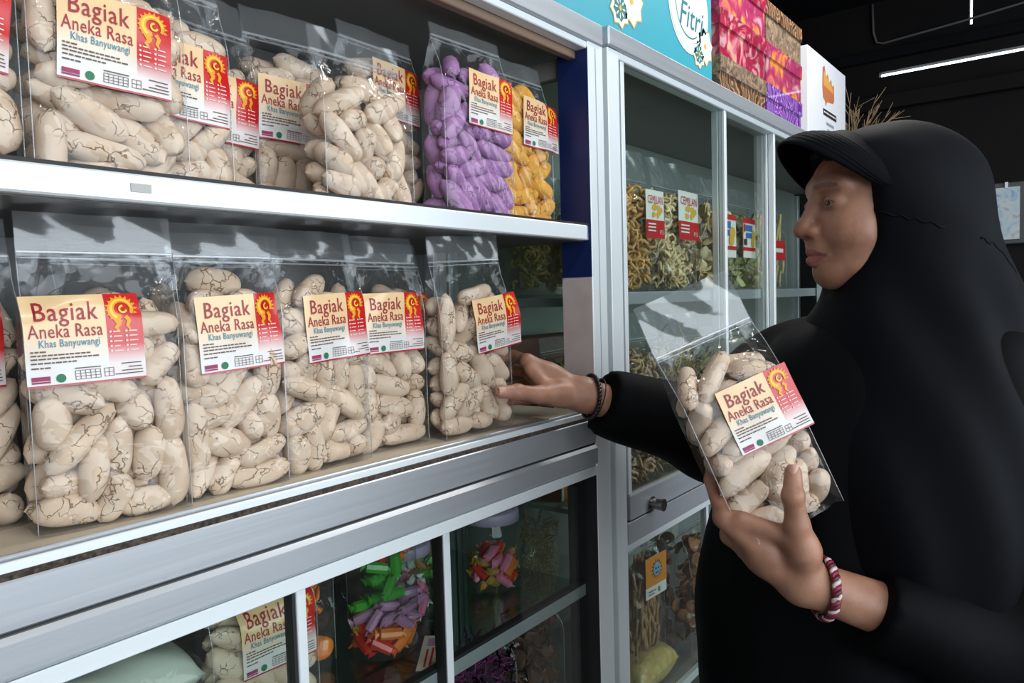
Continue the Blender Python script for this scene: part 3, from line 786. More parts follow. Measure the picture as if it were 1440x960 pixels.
# ------------------------------------------------------------------ other snacks
def pieces(kind, n, W, D, Hf, seed, z0=.006):
    g = np.random.default_rng(seed); mb = MB()
    for i in range(n):
        c = np.array([g.uniform(-.5, .5) * (W - .03), g.uniform(-.5, .5) * (D - .02), z0 + .012 + (Hf - .02) * (i + .5) / n])
        if kind == 'curl':
            m = 9; t = np.linspace(0, 1, m); ph = g.uniform(0, 6.28); R0 = g.uniform(.008, .014); turns = g.uniform(.8, 1.7)
            ax = frame_of(c, g.normal(size=3), g.uniform(0, 6))
            P = np.stack([R0 * np.cos(turns * 6.28 * t + ph), R0 * np.sin(turns * 6.28 * t + ph), (t - .5) * g.uniform(.012, .03)], 1) @ ax.T + c
            mb.add(*tube(P, g.uniform(.0026, .0042), 5))
        elif kind == 'stick':
            d = np.array([g.normal(0, .22), g.normal(0, .1), 1.0]); d /= np.linalg.norm(d); ln = g.uniform(.05, .085)
            t = np.linspace(-.5, .5, 5)
            P = c + t[:, None] * d * ln + .003 * np.sin(t * 5 + g.uniform(0, 6))[:, None] * np.array([1, 0, 0])
            mb.add(*tube(P, g.uniform(.0035, .0048), 6))
        elif kind == 'shred':
            m = 10; P = c + np.cumsum(g.normal(0, .006, (m, 3)) + g.normal(0, .005, 3), 0)
            mb.add(*tube(P, .0017, 4))
        else:                                   # chip: curved flake
            ax = frame_of(c, g.normal(size=3), g.uniform(0, 6)); r = g.uniform(.014, .024); bw = g.uniform(10, 22)
            V = []; k = 5
            for s in (0, .0022):
                for a in range(k):
                    for b in range(k):
                        u, v = (a / (k - 1) - .5) * 2, (b / (k - 1) - .5) * 2
                        q = 1 / max(1, math.hypot(u, v)); x, y = u * q * r, v * q * r * .8
                        V.append((x, y, bw * (x * x - .4 * y * y) + s + .002 * math.sin(300 * x + i)))
            F = []
            for s in (0, 1):
                for a in range(k - 1):
                    for b in range(k - 1):
                        o = s * k * k; q = (o + a * k + b, o + (a + 1) * k + b, o + (a + 1) * k + b + 1, o + a * k + b + 1)
                        F.append(q if s else q[::-1])
            ring = [a * k for a in range(k)] + [(k - 1) * k + b for b in range(1, k)] + [a * k + k - 1 for a in range(k - 2, -1, -1)] + [b for b in range(k - 2, 0, -1)]
            for j in range(len(ring)):
                p, q = ring[j], ring[(j + 1) % len(ring)]; F.append((p, q, q + k * k, p + k * k))
            V = np.array(V) @ ax.T + c
            mb.add(V, F)
    V = np.array(mb.V)
    V[:, 0] = np.clip(V[:, 0], -W / 2 + .004, W / 2 - .004); V[:, 1] = np.clip(V[:, 1], -D / 2 + .003, D / 2 - .003); V[:, 2] = np.maximum(V[:, 2], z0)
    mb.V = [tuple(v) for v in V]
    return mb
def snack_mat(name, c0, c1):
    return pbr(name, c0, .6, noise=(55, 1.0, c1), bump=(120, .5))
S_gold = snack_mat('golden_crisps', (0.82, 0.54, 0.22), (0.62, 0.33, 0.09))
S_pale = snack_mat('pale_crackers', (0.86, 0.72, 0.46), (0.78, 0.58, 0.30))
S_brown = snack_mat('red_brown_chips', (0.34, 0.13, 0.04), (0.20, 0.06, 0.02))
S_dark = snack_mat('dark_brown_chips', (0.12, 0.05, 0.025), (0.07, 0.03, 0.015))
S_yell = snack_mat('yellow_noodles', (0.80, 0.62, 0.24), (0.62, 0.44, 0.14))
S_pink = snack_mat('pinkish_crackers', (0.60, 0.36, 0.26), (0.50, 0.42, 0.20))
S_stick = snack_mat('tan_sticks', (0.56, 0.35, 0.15), (0.42, 0.22, 0.08))
S_purp = snack_mat('purple_shreds', (0.24, 0.02, 0.17), (0.10, 0.01, 0.08))
S_green = snack_mat('green_yellow_crackers', (0.42, 0.46, 0.20), (0.50, 0.42, 0.20))
INK = {k: pbr('ink_' + k, c, .45) for k, c in dict(red=(0.55, .015, .02), white=(.80, .80, .78), blue=(.05, .16, .45), orange=(.78, .27, .02), black=(.02, .02, .02), teal=(.02, .28, .36), gold=(.72, .42, .05), pink=(.72, .35, .35), grey=(.3, .32, .34), skyblue=(.20, .42, .62)).items()}
def flat_label(root, fr, gx, gz, lx, lz, lw, lh, base, arts):
    zz = (gz > lz - lh / 2) & (gz < lz + lh / 2); xx = (gx > lx - lw / 2) & (gx < lx + lw / 2)
    stiff = np.full(fr.shape, fr[np.ix_(xx, zz)].min() - .001) + .02 * (blur(fr, 6) - fr.mean())
    def surf(P, d):
        P = np.asarray(P, float); x = lx + (P[:, 0] / 100 - .5) * lw; z = lz + (P[:, 1] / 100 - .5) * lh
        return np.stack([x, bilin(stiff, gx, gz, x, z) - d, z], 1)
    U, W_ = np.meshgrid(np.linspace(0, 100, 11), np.linspace(0, 100, 11), indexing='ij')
    P = np.stack([U.ravel(), W_.ravel()], 1)
    F = [(i * 11 + j, (i + 1) * 11 + j, (i + 1) * 11 + j + 1, i * 11 + j + 1) for i in range(10) for j in range(10)]
    lab = mesh('label', surf(P, 0), F, base, root, True)
    for k, (nm, art, mat) in enumerate(arts):
        mesh(nm, surf(art.V, .0009 + .0004 * k), art.F, mat, lab)
def snack_bag(M, label, seed, kind, n, mat, W, D, H, ZIP, Hf, lab=None, lean=.2):
    root = empty('snack_bag', M=M); tag(root, label, 'snack bag')
    g = np.random.default_rng(seed)
    f = pieces(kind, n, W - .006, D, Hf, seed).obj('filling', mat, root, True); f['kind'] = 'stuff'
    S = np.stack([g.uniform(-.5, .5, 130) * (W - .045), g.uniform(-.5, .5, 130) * max(.006, D - .04), g.uniform(.02, Hf - .012, 130)], 1); rs = np.full(130, .02)
    gx, gz, fr, bk = film_maps(S, rs, W, D, ZIP, min(Hf, ZIP - .008), seed)
    bag_shell(root, W, D, H, ZIP, fr, bk, gx, gz, seed, min(Hf, ZIP - .008), lean)
    if lab: flat_label(root, fr, gx, gz, *lab)
    return root
def art_cemilan():
    food = Art()
    gg = np.random.default_rng(5)
    for i in range(9): food.disc(gg.uniform(20, 85), gg.uniform(48, 66), gg.uniform(5, 9), 10)
    tx = Art().add(*glyphs('CEMILAN', 82, 17, 9, 72, 1.05, 0))
    band = Art().rect(0, 0, 100, 38)
    sm = Art()
    for y in (28, 21, 14): sm.rect(8, y, 50, y + 3)
    sm.add(*glyphs('P.5', 18, 9, 74, 9))
    return [('picture', food, INK['gold']), ('band', band, INK['red']), ('lettering', tx, INK['red']), ('small_print', sm, INK['white'])]
def art_sun():
    top = Art().rect(0, 28, 100, 100)
    star = Art()
    for k in range(14):
        t = 2 * math.pi * k / 14; c_, s_ = math.cos(t), math.sin(t)
        star.poly([(52 + 13 * c_ - 3 * s_, 66 + 13 * s_ + 3 * c_), (52 + 29 * c_, 66 + 26 * s_), (52 + 13 * c_ + 3 * s_, 66 + 13 * s_ - 3 * c_)])
    disc = Art().disc(52, 66, 17, 18)
    eye = Art().disc(46, 68, 3.2, 8).disc(58, 68, 3.2, 8).rect(44, 56, 60, 59)
    sm = Art().rect(12, 16, 46, 19).rect(12, 9, 38, 12).rect(60, 8, 66, 20)
    return [('panel', top, INK['orange']), ('rays', star, INK['black']), ('burst', disc, INK['skyblue']), ('mark', eye, INK['black']), ('small_print', sm, INK['grey'])]
def art_blue():
    fr = Art().rect(0, 88, 100, 100).rect(0, 18, 100, 27).rect(0, 0, 4, 100)
    bl = Art().rect(20, 68, 74, 84).rect(24, 50, 66, 64)
    rd = Art().rect(8, 66, 17, 86).rect(10, 40, 30, 47)
    bk = Art().rect(8, 32, 30, 48)
    pic = Art().disc(80, 58, 14, 14).disc(76, 40, 12, 12)
    return [('border', fr, INK['red']), ('print_block', bl, INK['blue']), ('print_block', rd, INK['red']), ('nutrition_box', bk, INK['black']), ('picture', pic, INK['gold'])]
CS = 1.3068
snack_bag(place(1.440, .800, CS, R_(-2)), 'bag of golden curled crisps next to the post in the right cabinet', 61, 'curl', 240, S_gold, .175, .075, .315, .245, .225, (.058, .170, .080, .105, INK['white'], art_cemilan()))
snack_bag(place(1.655, .802, CS, R_(2)), 'bag of pale curled crisps with a red CEMILAN label in the right cabinet', 62, 'curl', 250, S_pale, .185, .075, .315, .245, .225, (.030, .180, .120, .115, INK['white'], art_cemilan()))
snack_bag(place(1.880, .805, CS, R_(0)), 'bag of white crackers with a blue and red label in the right cabinet', 63, 'chip', 120, S_pale, .20, .075, .30, .25, .225, (.035, .145, .150, .115, INK['white'], art_blue()))
snack_bag(place(2.110, .805, CS, R_(0)), 'bag of greenish crackers behind the second glass door', 64, 'chip', 80, S_green, .19, .075, .29, .24, .21, (-.02, .145, .10, .11, INK['white'], art_blue()))
snack_bag(place(2.350, .805, CS, R_(0)), "bag of yellow sticks with a red label beside the woman's face", 65, 'stick', 90, S_yell, .19, .075, .30, .24, .21, (.0, .12, .11, .06, INK['red'], [('print', Art().rect(10, 40, 80, 60), INK['white'])]))
snack_bag(place(1.430, 1.010, CS, R_(0)), 'bag of yellow noodle crisps at the back of the right cabinet upper shelf', 66, 'curl', 140, S_yell, .21, .09, .28, .22, .19)
snack_bag(place(1.300, .860, CS, R_(60)), 'bag of tan curls against the side glass of the right cabinet', 67, 'curl', 90, S_gold, .13, .06, .24, .19, .16)
FZ = .8725
snack_bag(place(1.480, .800, FZ, R_(0)), 'bag of pinkish yellow crackers below the shelf of the right cabinet', 68, 'curl', 180, S_pink, .20, .085, .39, .33, .30)
snack_bag(place(1.710, .800, FZ, R_(0)), 'bag of yellow noodle crisps below the shelf of the right cabinet', 69, 'shred', 220, S_yell, .20, .085, .38, .32, .29)
snack_bag(place(1.930, .800, FZ, R_(0)), 'bag of green crackers below the shelf, left of the stacked cartons', 70, 'chip', 80, S_green, .19, .08, .34, .28, .25)
for k, z in enumerate((FZ, FZ + .145)):
    cb = empty('carton', (2.20, .84, z)); box('body', 2.06, 2.34, .765, .93, z, z + .125, pbr('white_carton%d' % k, (.72, .70, .70), .6), cb, .002); box('lid', 2.055, 2.345, .76, .935, z + .100, z + .142, INK['white'], cb, .002)
    tag(cb, 'white carton on the cabinet floor, %s of a stack of two' % ('bottom' if k == 0 else 'top'), 'box')
pk = empty('red_brown_box', (1.43, 1.06, FZ)); box('body', 1.25, 1.62, 1.02, 1.11, FZ, FZ + .33, pbr('brick_red_card', (.26, .10, .08), .6, noise=(8, .6, (.18, .10, .09))), pk, .003); box('lid', 1.247, 1.623, 1.017, 1.113, FZ + .28, FZ + .335, pbr('brick_red_lid', (.22, .09, .07), .6), pk, .003)
tag(pk, 'brick red box at the back of the right cabinet', 'box')
snack_bag(place(1.355, .930, FZ + .131, R_(8)), 'bag of green and yellow crackers standing on the orange souvenir box', 71, 'chip', 80, S_green, .17, .07, .21, .18, .15)
ob = empty('orange_box', (1.36, .93, FZ)); box('body', 1.262, 1.50, .865, .99, FZ, FZ + .13, pbr('orange_card', (.74, .20, .02), .45), ob, .002)
L_ = ob.location
V, F = glyphs('Oleh-oleh', .085, .016, 0, 0, 1.0, .02)
mesh('lettering', [(1.295 + x - L_[0], .8644 - L_[1], FZ + .062 + y - L_[2]) for x, y in V], F, INK['white'], ob)
box('side_panel', 1.2605, 1.2622, .866, .989, FZ + .001, FZ + .129, pbr('dark_red_card', (.30, .05, .02), .5), ob, 0)
box('edge_strip', 1.2600, 1.2680, .8635, .8655, FZ + .001, FZ + .129, INK['white'], ob, 0)
tag(ob, 'orange souvenir box lettered Oleh-oleh behind the cabinet post', 'box')
LZ = .4085
snack_bag(place(1.455, .785, .497, R_(-4)), 'bag of tan sticks with an orange sunburst label below the lock', 72, 'stick', 120, S_stick, .118, .055, .27, .235, .195, (.012, .178, .088, .092, INK['white'], art_sun()))
def pillow(name, label, cat, M, sx, sy, sz, matf, matc, seed):
    root = empty(name, M=M); tag(root, label, cat)
    g = np.random.default_rng(seed)
    for nm, q, mat in (('contents', .93, matc), ('wrapper', 1.0, matf)):
        nu, nv = 26, 20; V = []; F = []
        for s in (1, -1):
            n0 = len(V)
            for i in range(nu):
                for j in range(nv):
                    u, v = 2 * i / (nu - 1) - 1, 2 * j / (nv - 1) - 1
                    h = (max(0, 1 - abs(u) ** 4) * max(0, 1 - abs(v) ** 4)) ** .5
                    V.append((u * sx / 2 * q, v * sy / 2 * q, sz / 2 + s * h * (sz / 2 * q) * (1 + .05 * math.sin(7 * u + 5 * v + seed)) ))
            F += [(n0 + i * nv + j, n0 + (i + 1) * nv + j, n0 + (i + 1) * nv + j + 1, n0 + i * nv + j + 1)[::s] for i in range(nu - 1) for j in range(nv - 1)]
        mesh(nm, V, F, mat, root, True)
    return root
pillow('snack_packet', 'pale yellow crackers in a packet lying under the bag of tan sticks', 'snack bag', place(1.47, .80, LZ), .20, .11, .086, M_film, S_yell, 3)
snack_bag(place(1.598, .830, LZ, R_(5)), 'bag of dark brown chips in the lower part of the right cabinet', 73, 'chip', 90, S_dark, .17, .075, .39, .33, .29)
snack_bag(place(1.740, .785, LZ, R_(-3)), "bag of red-brown chips low beside the woman's robe", 74, 'chip', 90, S_brown, .17, .075, .37, .31, .28)
box('rear_shelf', 1.225, 1.62, .90, YB - .02, .600, .606, M_glass, B, 0)
snack_bag(place(1.345, .985, .6068, R_(30)), 'bag of pale yellow noodles low behind the side glass', 75, 'shred', 180, S_yell, .19, .08, .24, .20, .17)

# ------------------------------------------------------------------ below the ledge of the left cabinet
JZ = .7708
CANDY = {k: pbr('candy_' + k, c, .28, coat=.3) for k, c in dict(green=(.06, .36, .04), red=(.62, .03, .02), yellow=(.78, .50, .03), pink=(.72, .22, .34), orange=(.78, .20, .02), white=(.75, .72, .70), lilac=(.48, .24, .42), mustard=(.46, .27, .05)).items()}
def candy_mesh():
    V = []; prof = [(-1.0, 1.0, .22), (-.74, .26, .2), (-.66, .95, .95), (0, 1.05, 1.05), (.66, .95, .95), (.74, .26, .2), (1.0, 1.0, .22)]
    n = 8
    for x, w_, t in prof:
        for k in range(n):
            a = 2 * math.pi * k / n; V.append((x * .024, w_ * .0088 * math.cos(a), t * .0075 * math.sin(a)))
    F = [(i * n + k, i * n + (k + 1) % n, (i + 1) * n + (k + 1) % n, (i + 1) * n + k) for i in range(len(prof) - 1) for k in range(n)] + [tuple(range(n))[::-1], tuple((len(prof) - 1) * n + k for k in range(n))]
    return V, F
CV, CF = candy_mesh(); CDM = {}
def candies(cx, cy, z0, rad, n, cols, where, seed):
    c, a, r, Lh = pack(n, rad * 2, rad * 2, seed, .040, .044, .0085, .0098, rad)
    g = np.random.default_rng(seed)
    for i in range(n):
        col = cols[int(g.integers(0, len(cols)))] if not isinstance(cols, dict) else cols[min(cols, key=lambda h: abs(h - c[i][2]))][int(g.integers(0, 2))]
        if col not in CDM:
            me = bpy.data.meshes.new('wrapped_candy'); me.from_pydata(CV, [], CF); me.materials.append(CANDY[col]); CDM[col] = me
        o = bpy.data.objects.new('wrapped_candy', CDM[col]); COL.objects.link(o)
        L4 = np.eye(4); L4[:3, :3] = frame_of(c[i], a[i], g.uniform(0, 6)); L4[:3, 3] = c[i] + [cx, cy, z0]
        o.matrix_world = Matrix(L4.tolist())
        tag(o, '%s twist-wrapped candy inside %s' % (col, where), 'candy', '%s candies in %s' % (col, where))
M_lid = pbr('lilac_lid', (.42, .36, .50), .4)
def jar(x, y, r, h, label, lid=M_lid):
    j = empty('candy_jar', (x, y, JZ)); tag(j, label, 'jar')
    b = mesh('body', *lathe([(0, .001), (r * .96, .001), (r, .006), (r, h * .86), (r * .95, h * .9), (r * .95, h)], 30), M_jar, j, True)
    l = mesh('lid', *lathe([(r * .99, h * .87), (r * 1.04, h * .875), (r * 1.04, h * 1.0), (r * 1.0, h * 1.02), (0, h * 1.02)], 30), lid, j, True)
    return j
jar(.748, .850, .053, .215, 'tall clear jar of bright green, yellow and red candies', CANDY['red'])
candies(.748, .850, JZ + .004, .049, 62, {.02: ('red', 'orange'), .045: ('yellow', 'lilac'), .08: ('green', 'green'), .12: ('green', 'green'), .15: ('orange', 'red'), .18: ('green', 'yellow')}, 'the tall clear jar', 5)
jar(.842, .905, .046, .125, 'short jar of pink candies with a lilac lid beside the door stile')
candies(.842, .905, JZ + .004, .043, 26, ('pink', 'pink', 'lilac', 'white'), 'the short jar of pink candies', 6)
jar(1.030, .865, .049, .142, 'lilac-lidded jar of mustard and red candies at the right of the glass shelf')
candies(1.030, .865, JZ + .004, .045, 34, ('mustard', 'mustard', 'red', 'pink', 'orange'), 'the lilac-lidded jar at the right', 7)
jar(.985, 1.010, .046, .130, 'dim candy jar behind the lilac-lidded one')
candies(.985, 1.010, JZ + .004, .043, 24, ('mustard', 'green', 'orange'), 'the dim jar at the back', 8)
snack_bag(place(.612, .905, JZ, R_(3)), 'bag of red and orange sweets beside the left door stile', 81, 'chip', 70, CANDY['orange'], .13, .07, .20, .19, .17)
snack_bag(place(.690, .985, JZ, R_(0)), 'dim bag of brown chips behind the tall candy jar', 82, 'chip', 60, S_dark, .15, .07, .20, .19, .17)
pm = pbr('pale_green_wafer', (.55, .62, .50), .6, noise=(30, .6, (.68, .70, .60)))
pillow('wafer_packet', 'pale green wafer packet, lower one of the pair behind the lower glass door', 'packet', place(.345, .850, JZ, R_(-12)), .19, .15, .075, M_film, pm, 1)
pillow('wafer_packet', 'pale green wafer packet, upper one of the pair behind the lower glass door', 'packet', place(.340, .862, JZ + .077, R_(-4)), .19, .15, .075, M_film, pbr('grey_green_wafer', (.50, .54, .47), .6), 2)
lf = empty('leaflet', M=place(.775, .772, JZ + .0002, R_(38))); mesh('sheet', *cbox(-.055, .055, -.02, .02, 0, .0008), pbr('leaflet_paper', (.66, .62, .50), .5), lf)
mesh('print', *MB().box(-.045, 0, -.014, -.006, .0008, .0011).box(-.045, .015, .0, .003, .0008, .0011).box(-.045, .01, .008, .011, .0008, .0011).__dict__.values(), INK['red'], lf)
mesh('print', *MB().box(.02, .045, -.012, .012, .0008, .0011).__dict__.values(), CANDY['lilac'], lf)
tag(lf, 'small printed leaflet lying on the glass shelf before the jars', 'leaflet')
BZ = .5625
snack_bag(place(.880, .800, BZ, R_(0), R_(0)), 'bag of purple shreds under the glass shelf', 83, 'shred', 230, S_purp, .18, .08, .165, .155, .135)
snack_bag(place(1.055, .810, BZ, R_(0)), 'bag of dark brown chips under the glass shelf by the post', 84, 'chip', 80, S_dark, .15, .08, .17, .16, .14)

# ------------------------------------------------------------------ on top of the right cabinet
TZ = 1.7935
tb = empty('hamper_box', (1.30, .82, TZ)); L_ = tb.location
box('body', .78, 1.782, .742, .96, TZ, TZ + .36, pbr('teal_card', (.035, .33, .42), .5), tb, .002)
YT = .7415
def star8(cx, cz, r, n=8, inner=.78):
    return [((cx + (r if k % 2 == 0 else r * inner) * math.cos(math.pi * k / n + .2)), (cz + (r if k % 2 == 0 else r * inner) * math.sin(math.pi * k / n + .2))) for k in range(2 * n)]
def face(name, art, mat, d, parent=None):
    return mesh(name, [(x - L_[0], YT - d - L_[1], z - L_[2]) for x, z in art.V], art.F, mat, tb)
M_cream = pbr('cream_print', (.82, .80, .66), .5); M_pale = pbr('pale_blue_print', (.62, .72, .84), .5); M_dteal = pbr('deep_teal_print', (.02, .17, .20), .5)
def ornament(cx, cz, r, core):
    face('ornament', Art().poly(star8(cx, cz, r * 1.08)), INK['gold'], .0004)
    face('ornament', Art().poly(star8(cx, cz, r)), M_cream, .0008)
    face('ornament', Art().poly(star8(cx, cz, r * .72)), core, .0012)
    p = Art()
    for k in range(8):
        t = 2 * math.pi * k / 8; c_, s_ = math.cos(t), math.sin(t)
        p.poly([(cx + r * .2 * c_, cz + r * .2 * s_), (cx + r * .42 * c_ - r * .06 * s_, cz + r * .42 * s_ + r * .06 * c_), (cx + r * .58 * c_, cz + r * .58 * s_), (cx + r * .42 * c_ + r * .06 * s_, cz + r * .42 * s_ - r * .06 * c_)])
    face('ornament_petals', p, M_cream if core is M_dteal else M_pale, .0016)
    face('ornament_core', Art().poly(star8(cx, cz, r * .2, 8, .5)), INK['gold'], .0019)
ornament(1.372, 1.895, .050, M_cream); ornament(1.325, 1.868, .038, M_dteal)
moon = Art().disc(1.650, 1.965, .108, 40)
face('medallion', moon, M_cream, .0004); face('medallion', Art().disc(1.650, 1.965, .103, 40), pbr('ice_print', (.70, .78, .86), .5), .0008)
cres = Art().stroke([(1.650 + .088 * math.cos(t), 1.965 + .088 * math.sin(t)) for t in np.linspace(1.9, 5.4, 30)], np.concatenate([np.linspace(.004, .030, 15), np.linspace(.030, .002, 15)]))
face('crescent', cres, M_pale, .0012)
face('crescent_line', Art().stroke([(1.650 + .072 * math.cos(t), 1.965 + .072 * math.sin(t)) for t in np.linspace(2.1, 5.3, 30)], .003), M_dteal, .0016)
V, F = glyphs('Fitri', .120, .056, 1.598, 1.915, 1.0, 0); face('lettering', type('A', (), dict(V=[(x + .25 * (z - 1.915), z) for x, z in V], F=F)), M_dteal, .0016)
ornament(1.738, 1.895, .044, M_cream); ornament(1.702, 1.868, .033, M_dteal)
tag(tb, 'teal hamper box lettered Fitri on top of the cabinets', 'box')
floral = lambda nm, sc, st: ramp_mat(nm, 'cells', sc, st, .35, coat=.4)
P_rose = ramp_mat('rose_print', 'noise', 13, [(.30, (.68, .48, .22)), (.40, (.60, .20, .26)), (.47, (.40, .02, .06)), (.58, (.26, .01, .04)), (.68, (.60, .30, .34))], .35, coat=.4, distort=1.6)
P_rose2 = ramp_mat('yellow_rose_print', 'noise', 11, [(.32, (.72, .48, .04)), (.42, (.66, .24, .05)), (.50, (.48, .05, .14)), (.60, (.32, .02, .09)), (.72, (.60, .32, .36))], .35, coat=.4, distort=1.4)
P_batik = ramp_mat('brown_batik_print', 'wave', 8, [(.1, (.05, .03, .02)), (.35, (.34, .14, .05)), (.6, (.50, .28, .14)), (.85, (.10, .07, .05))], .45, coat=.3)
P_batik2 = ramp_mat('grey_batik_print', 'noise', 40, [(.3, (.06, .045, .035)), (.5, (.22, .15, .10)), (.7, (.40, .28, .18))], .45, distort=2.0)
P_purple = ramp_mat('purple_batik_print', 'wave', 9, [(.15, (.12, .02, .26)), (.45, (.22, .06, .42)), (.62, (.62, .55, .68)), (.8, (.20, .04, .36))], .45, coat=.3)
def gift(x0, x1, z0, h, mat, lidm, label, y0=.752):
    g = empty('gift_box', ((x0 + x1) / 2, y0 + .12, z0)); tag(g, label, 'box', 'patterned gift boxes on the cabinet')
    box('body', x0 + .004, x1 - .004, y0 + .003, y0 + .24, z0, z0 + h - .002, mat, g, .001)
    box('lid', x0, x1, y0 - .001, y0 + .244, z0 + h * .64, z0 + h, lidm, g, .001)
z1_, z2_, z3_ = TZ, TZ + .119, TZ + .238
gift(1.862, 2.205, z1_, .118, P_batik, P_batik2, 'brown batik gift box at the bottom of the nearer stack')
gift(1.862, 2.205, z2_, .118, P_rose, P_rose, 'red rose-print gift box in the middle of the nearer stack')
gift(1.862, 2.205, z3_, .118, P_rose2, P_rose, 'yellow and magenta floral gift box on top of the nearer stack')
gift(2.212, 2.545, z1_, .118, P_purple, P_purple, 'purple batik gift box at the bottom of the farther stack')
gift(2.212, 2.545, z2_, .118, P_rose2, P_rose2, 'pink and orange floral gift box in the middle of the farther stack')
gift(2.212, 2.545, z3_, .118, P_batik2, P_batik, 'greyish brown batik gift box on top of the farther stack')
wb = empty('white_carton_box', (2.88, .85, TZ)); L_ = wb.location
box('body', 2.632, 3.118, .758, .98, TZ, TZ + .333, pbr('white_card', (.74, .76, .82), .5), wb, .002)
box('flap', 2.640, 3.110, .985, .992, TZ + .20, TZ + .35, pbr('brown_card_inside', (.32, .22, .14), .7), wb, .001)
mesh('handle_cord', *tube([(2.6305 - L_[0], .80 + .03 * math.sin(t) + .03 - L_[1], TZ + .30 - .10 * math.cos(t - 1.57) * .9 - L_[2]) for t in np.linspace(.2, 2.9, 12)], .004), pbr('white_cord', (.8, .8, .8), .6), wb, True)
def wface(name, art, mat, d): return mesh(name, [(x - L_[0], .758 - d - L_[1], z - L_[2]) for x, z in art.V], art.F, mat, wb)
fl = Art().poly([(2.80, 2.02), (2.81, 1.985), (2.83, 1.978), (2.845, 1.96), (2.86, 1.978), (2.94, 1.985), (2.955, 2.00), (2.95, 2.055), (2.925, 2.045), (2.915, 2.07), (2.89, 2.05), (2.87, 2.08), (2.85, 2.06), (2.83, 2.10), (2.805, 2.09)])
wface('emblem', fl, pbr('rust_print', (.55, .17, .06), .5), .0006)
fl2 = Art().poly([(2.815, 2.03), (2.94, 2.02), (2.93, 2.04), (2.905, 2.05), (2.87, 2.06), (2.83, 2.08), (2.815, 2.075)])
wface('emblem', fl2, pbr('amber_print', (.75, .36, .08), .5), .001)
wface('caption_bar', Art().rect(2.81, 1.925, 2.985, 1.948), INK['black'], .0006)
cp = Art(); x = 2.82
for k in range(9): cp.rect(x, 1.934, x + .012, 1.940); x += .0175
wface('caption_print', cp, INK['white'], .001)
wface('small_print', Art().rect(2.85, 1.895, 2.95, 1.905).rect(2.86, 1.875, 2.94, 1.882), INK['grey'], .0006)
tag(wb, 'white carton with an orange emblem and a cord handle', 'box')
tw = empty('dried_branch_bundle', (3.46, .82, TZ)); tag(tw, 'bundle of dried brown twigs in a small pot on the cabinet', 'dried twigs')
mesh('pot', *lathe([(0, 0), (.05, 0), (.07, .08), (.06, .09), (.05, .085), (0, .08)], 20), pbr('clay_pot', (.22, .10, .05), .8), tw, True)
M_twig = pbr('dry_twig', (.30, .21, .12), .8)
g = np.random.default_rng(12)
for k in range(26):
    ang_, tilt = g.uniform(0, 6.28), g.uniform(.15, .95)
    d0 = np.array([math.cos(ang_) * math.sin(tilt), math.sin(ang_) * math.sin(tilt), math.cos(tilt)])
    ln = g.uniform(.20, .30); mb = MB()
    P = [np.array([0, 0, .07]) + d0 * ln * t + .012 * np.array([math.sin(5 * t + k), math.cos(4 * t + k), 0]) * t for t in np.linspace(0, 1, 7)]
    mb.add(*tube(P, np.linspace(.0032, .0010, 7), 4))
    for j in (3, 4, 5):
        d1 = d0 + g.normal(0, .5, 3); d1 /= np.linalg.norm(d1)
        mb.add(*tube([P[j] + d1 * ln * .28 * t for t in (0, .4, .7, 1)], np.linspace(.0018, .0008, 4), 4))
    mb.obj('twig', M_twig, tw, True)

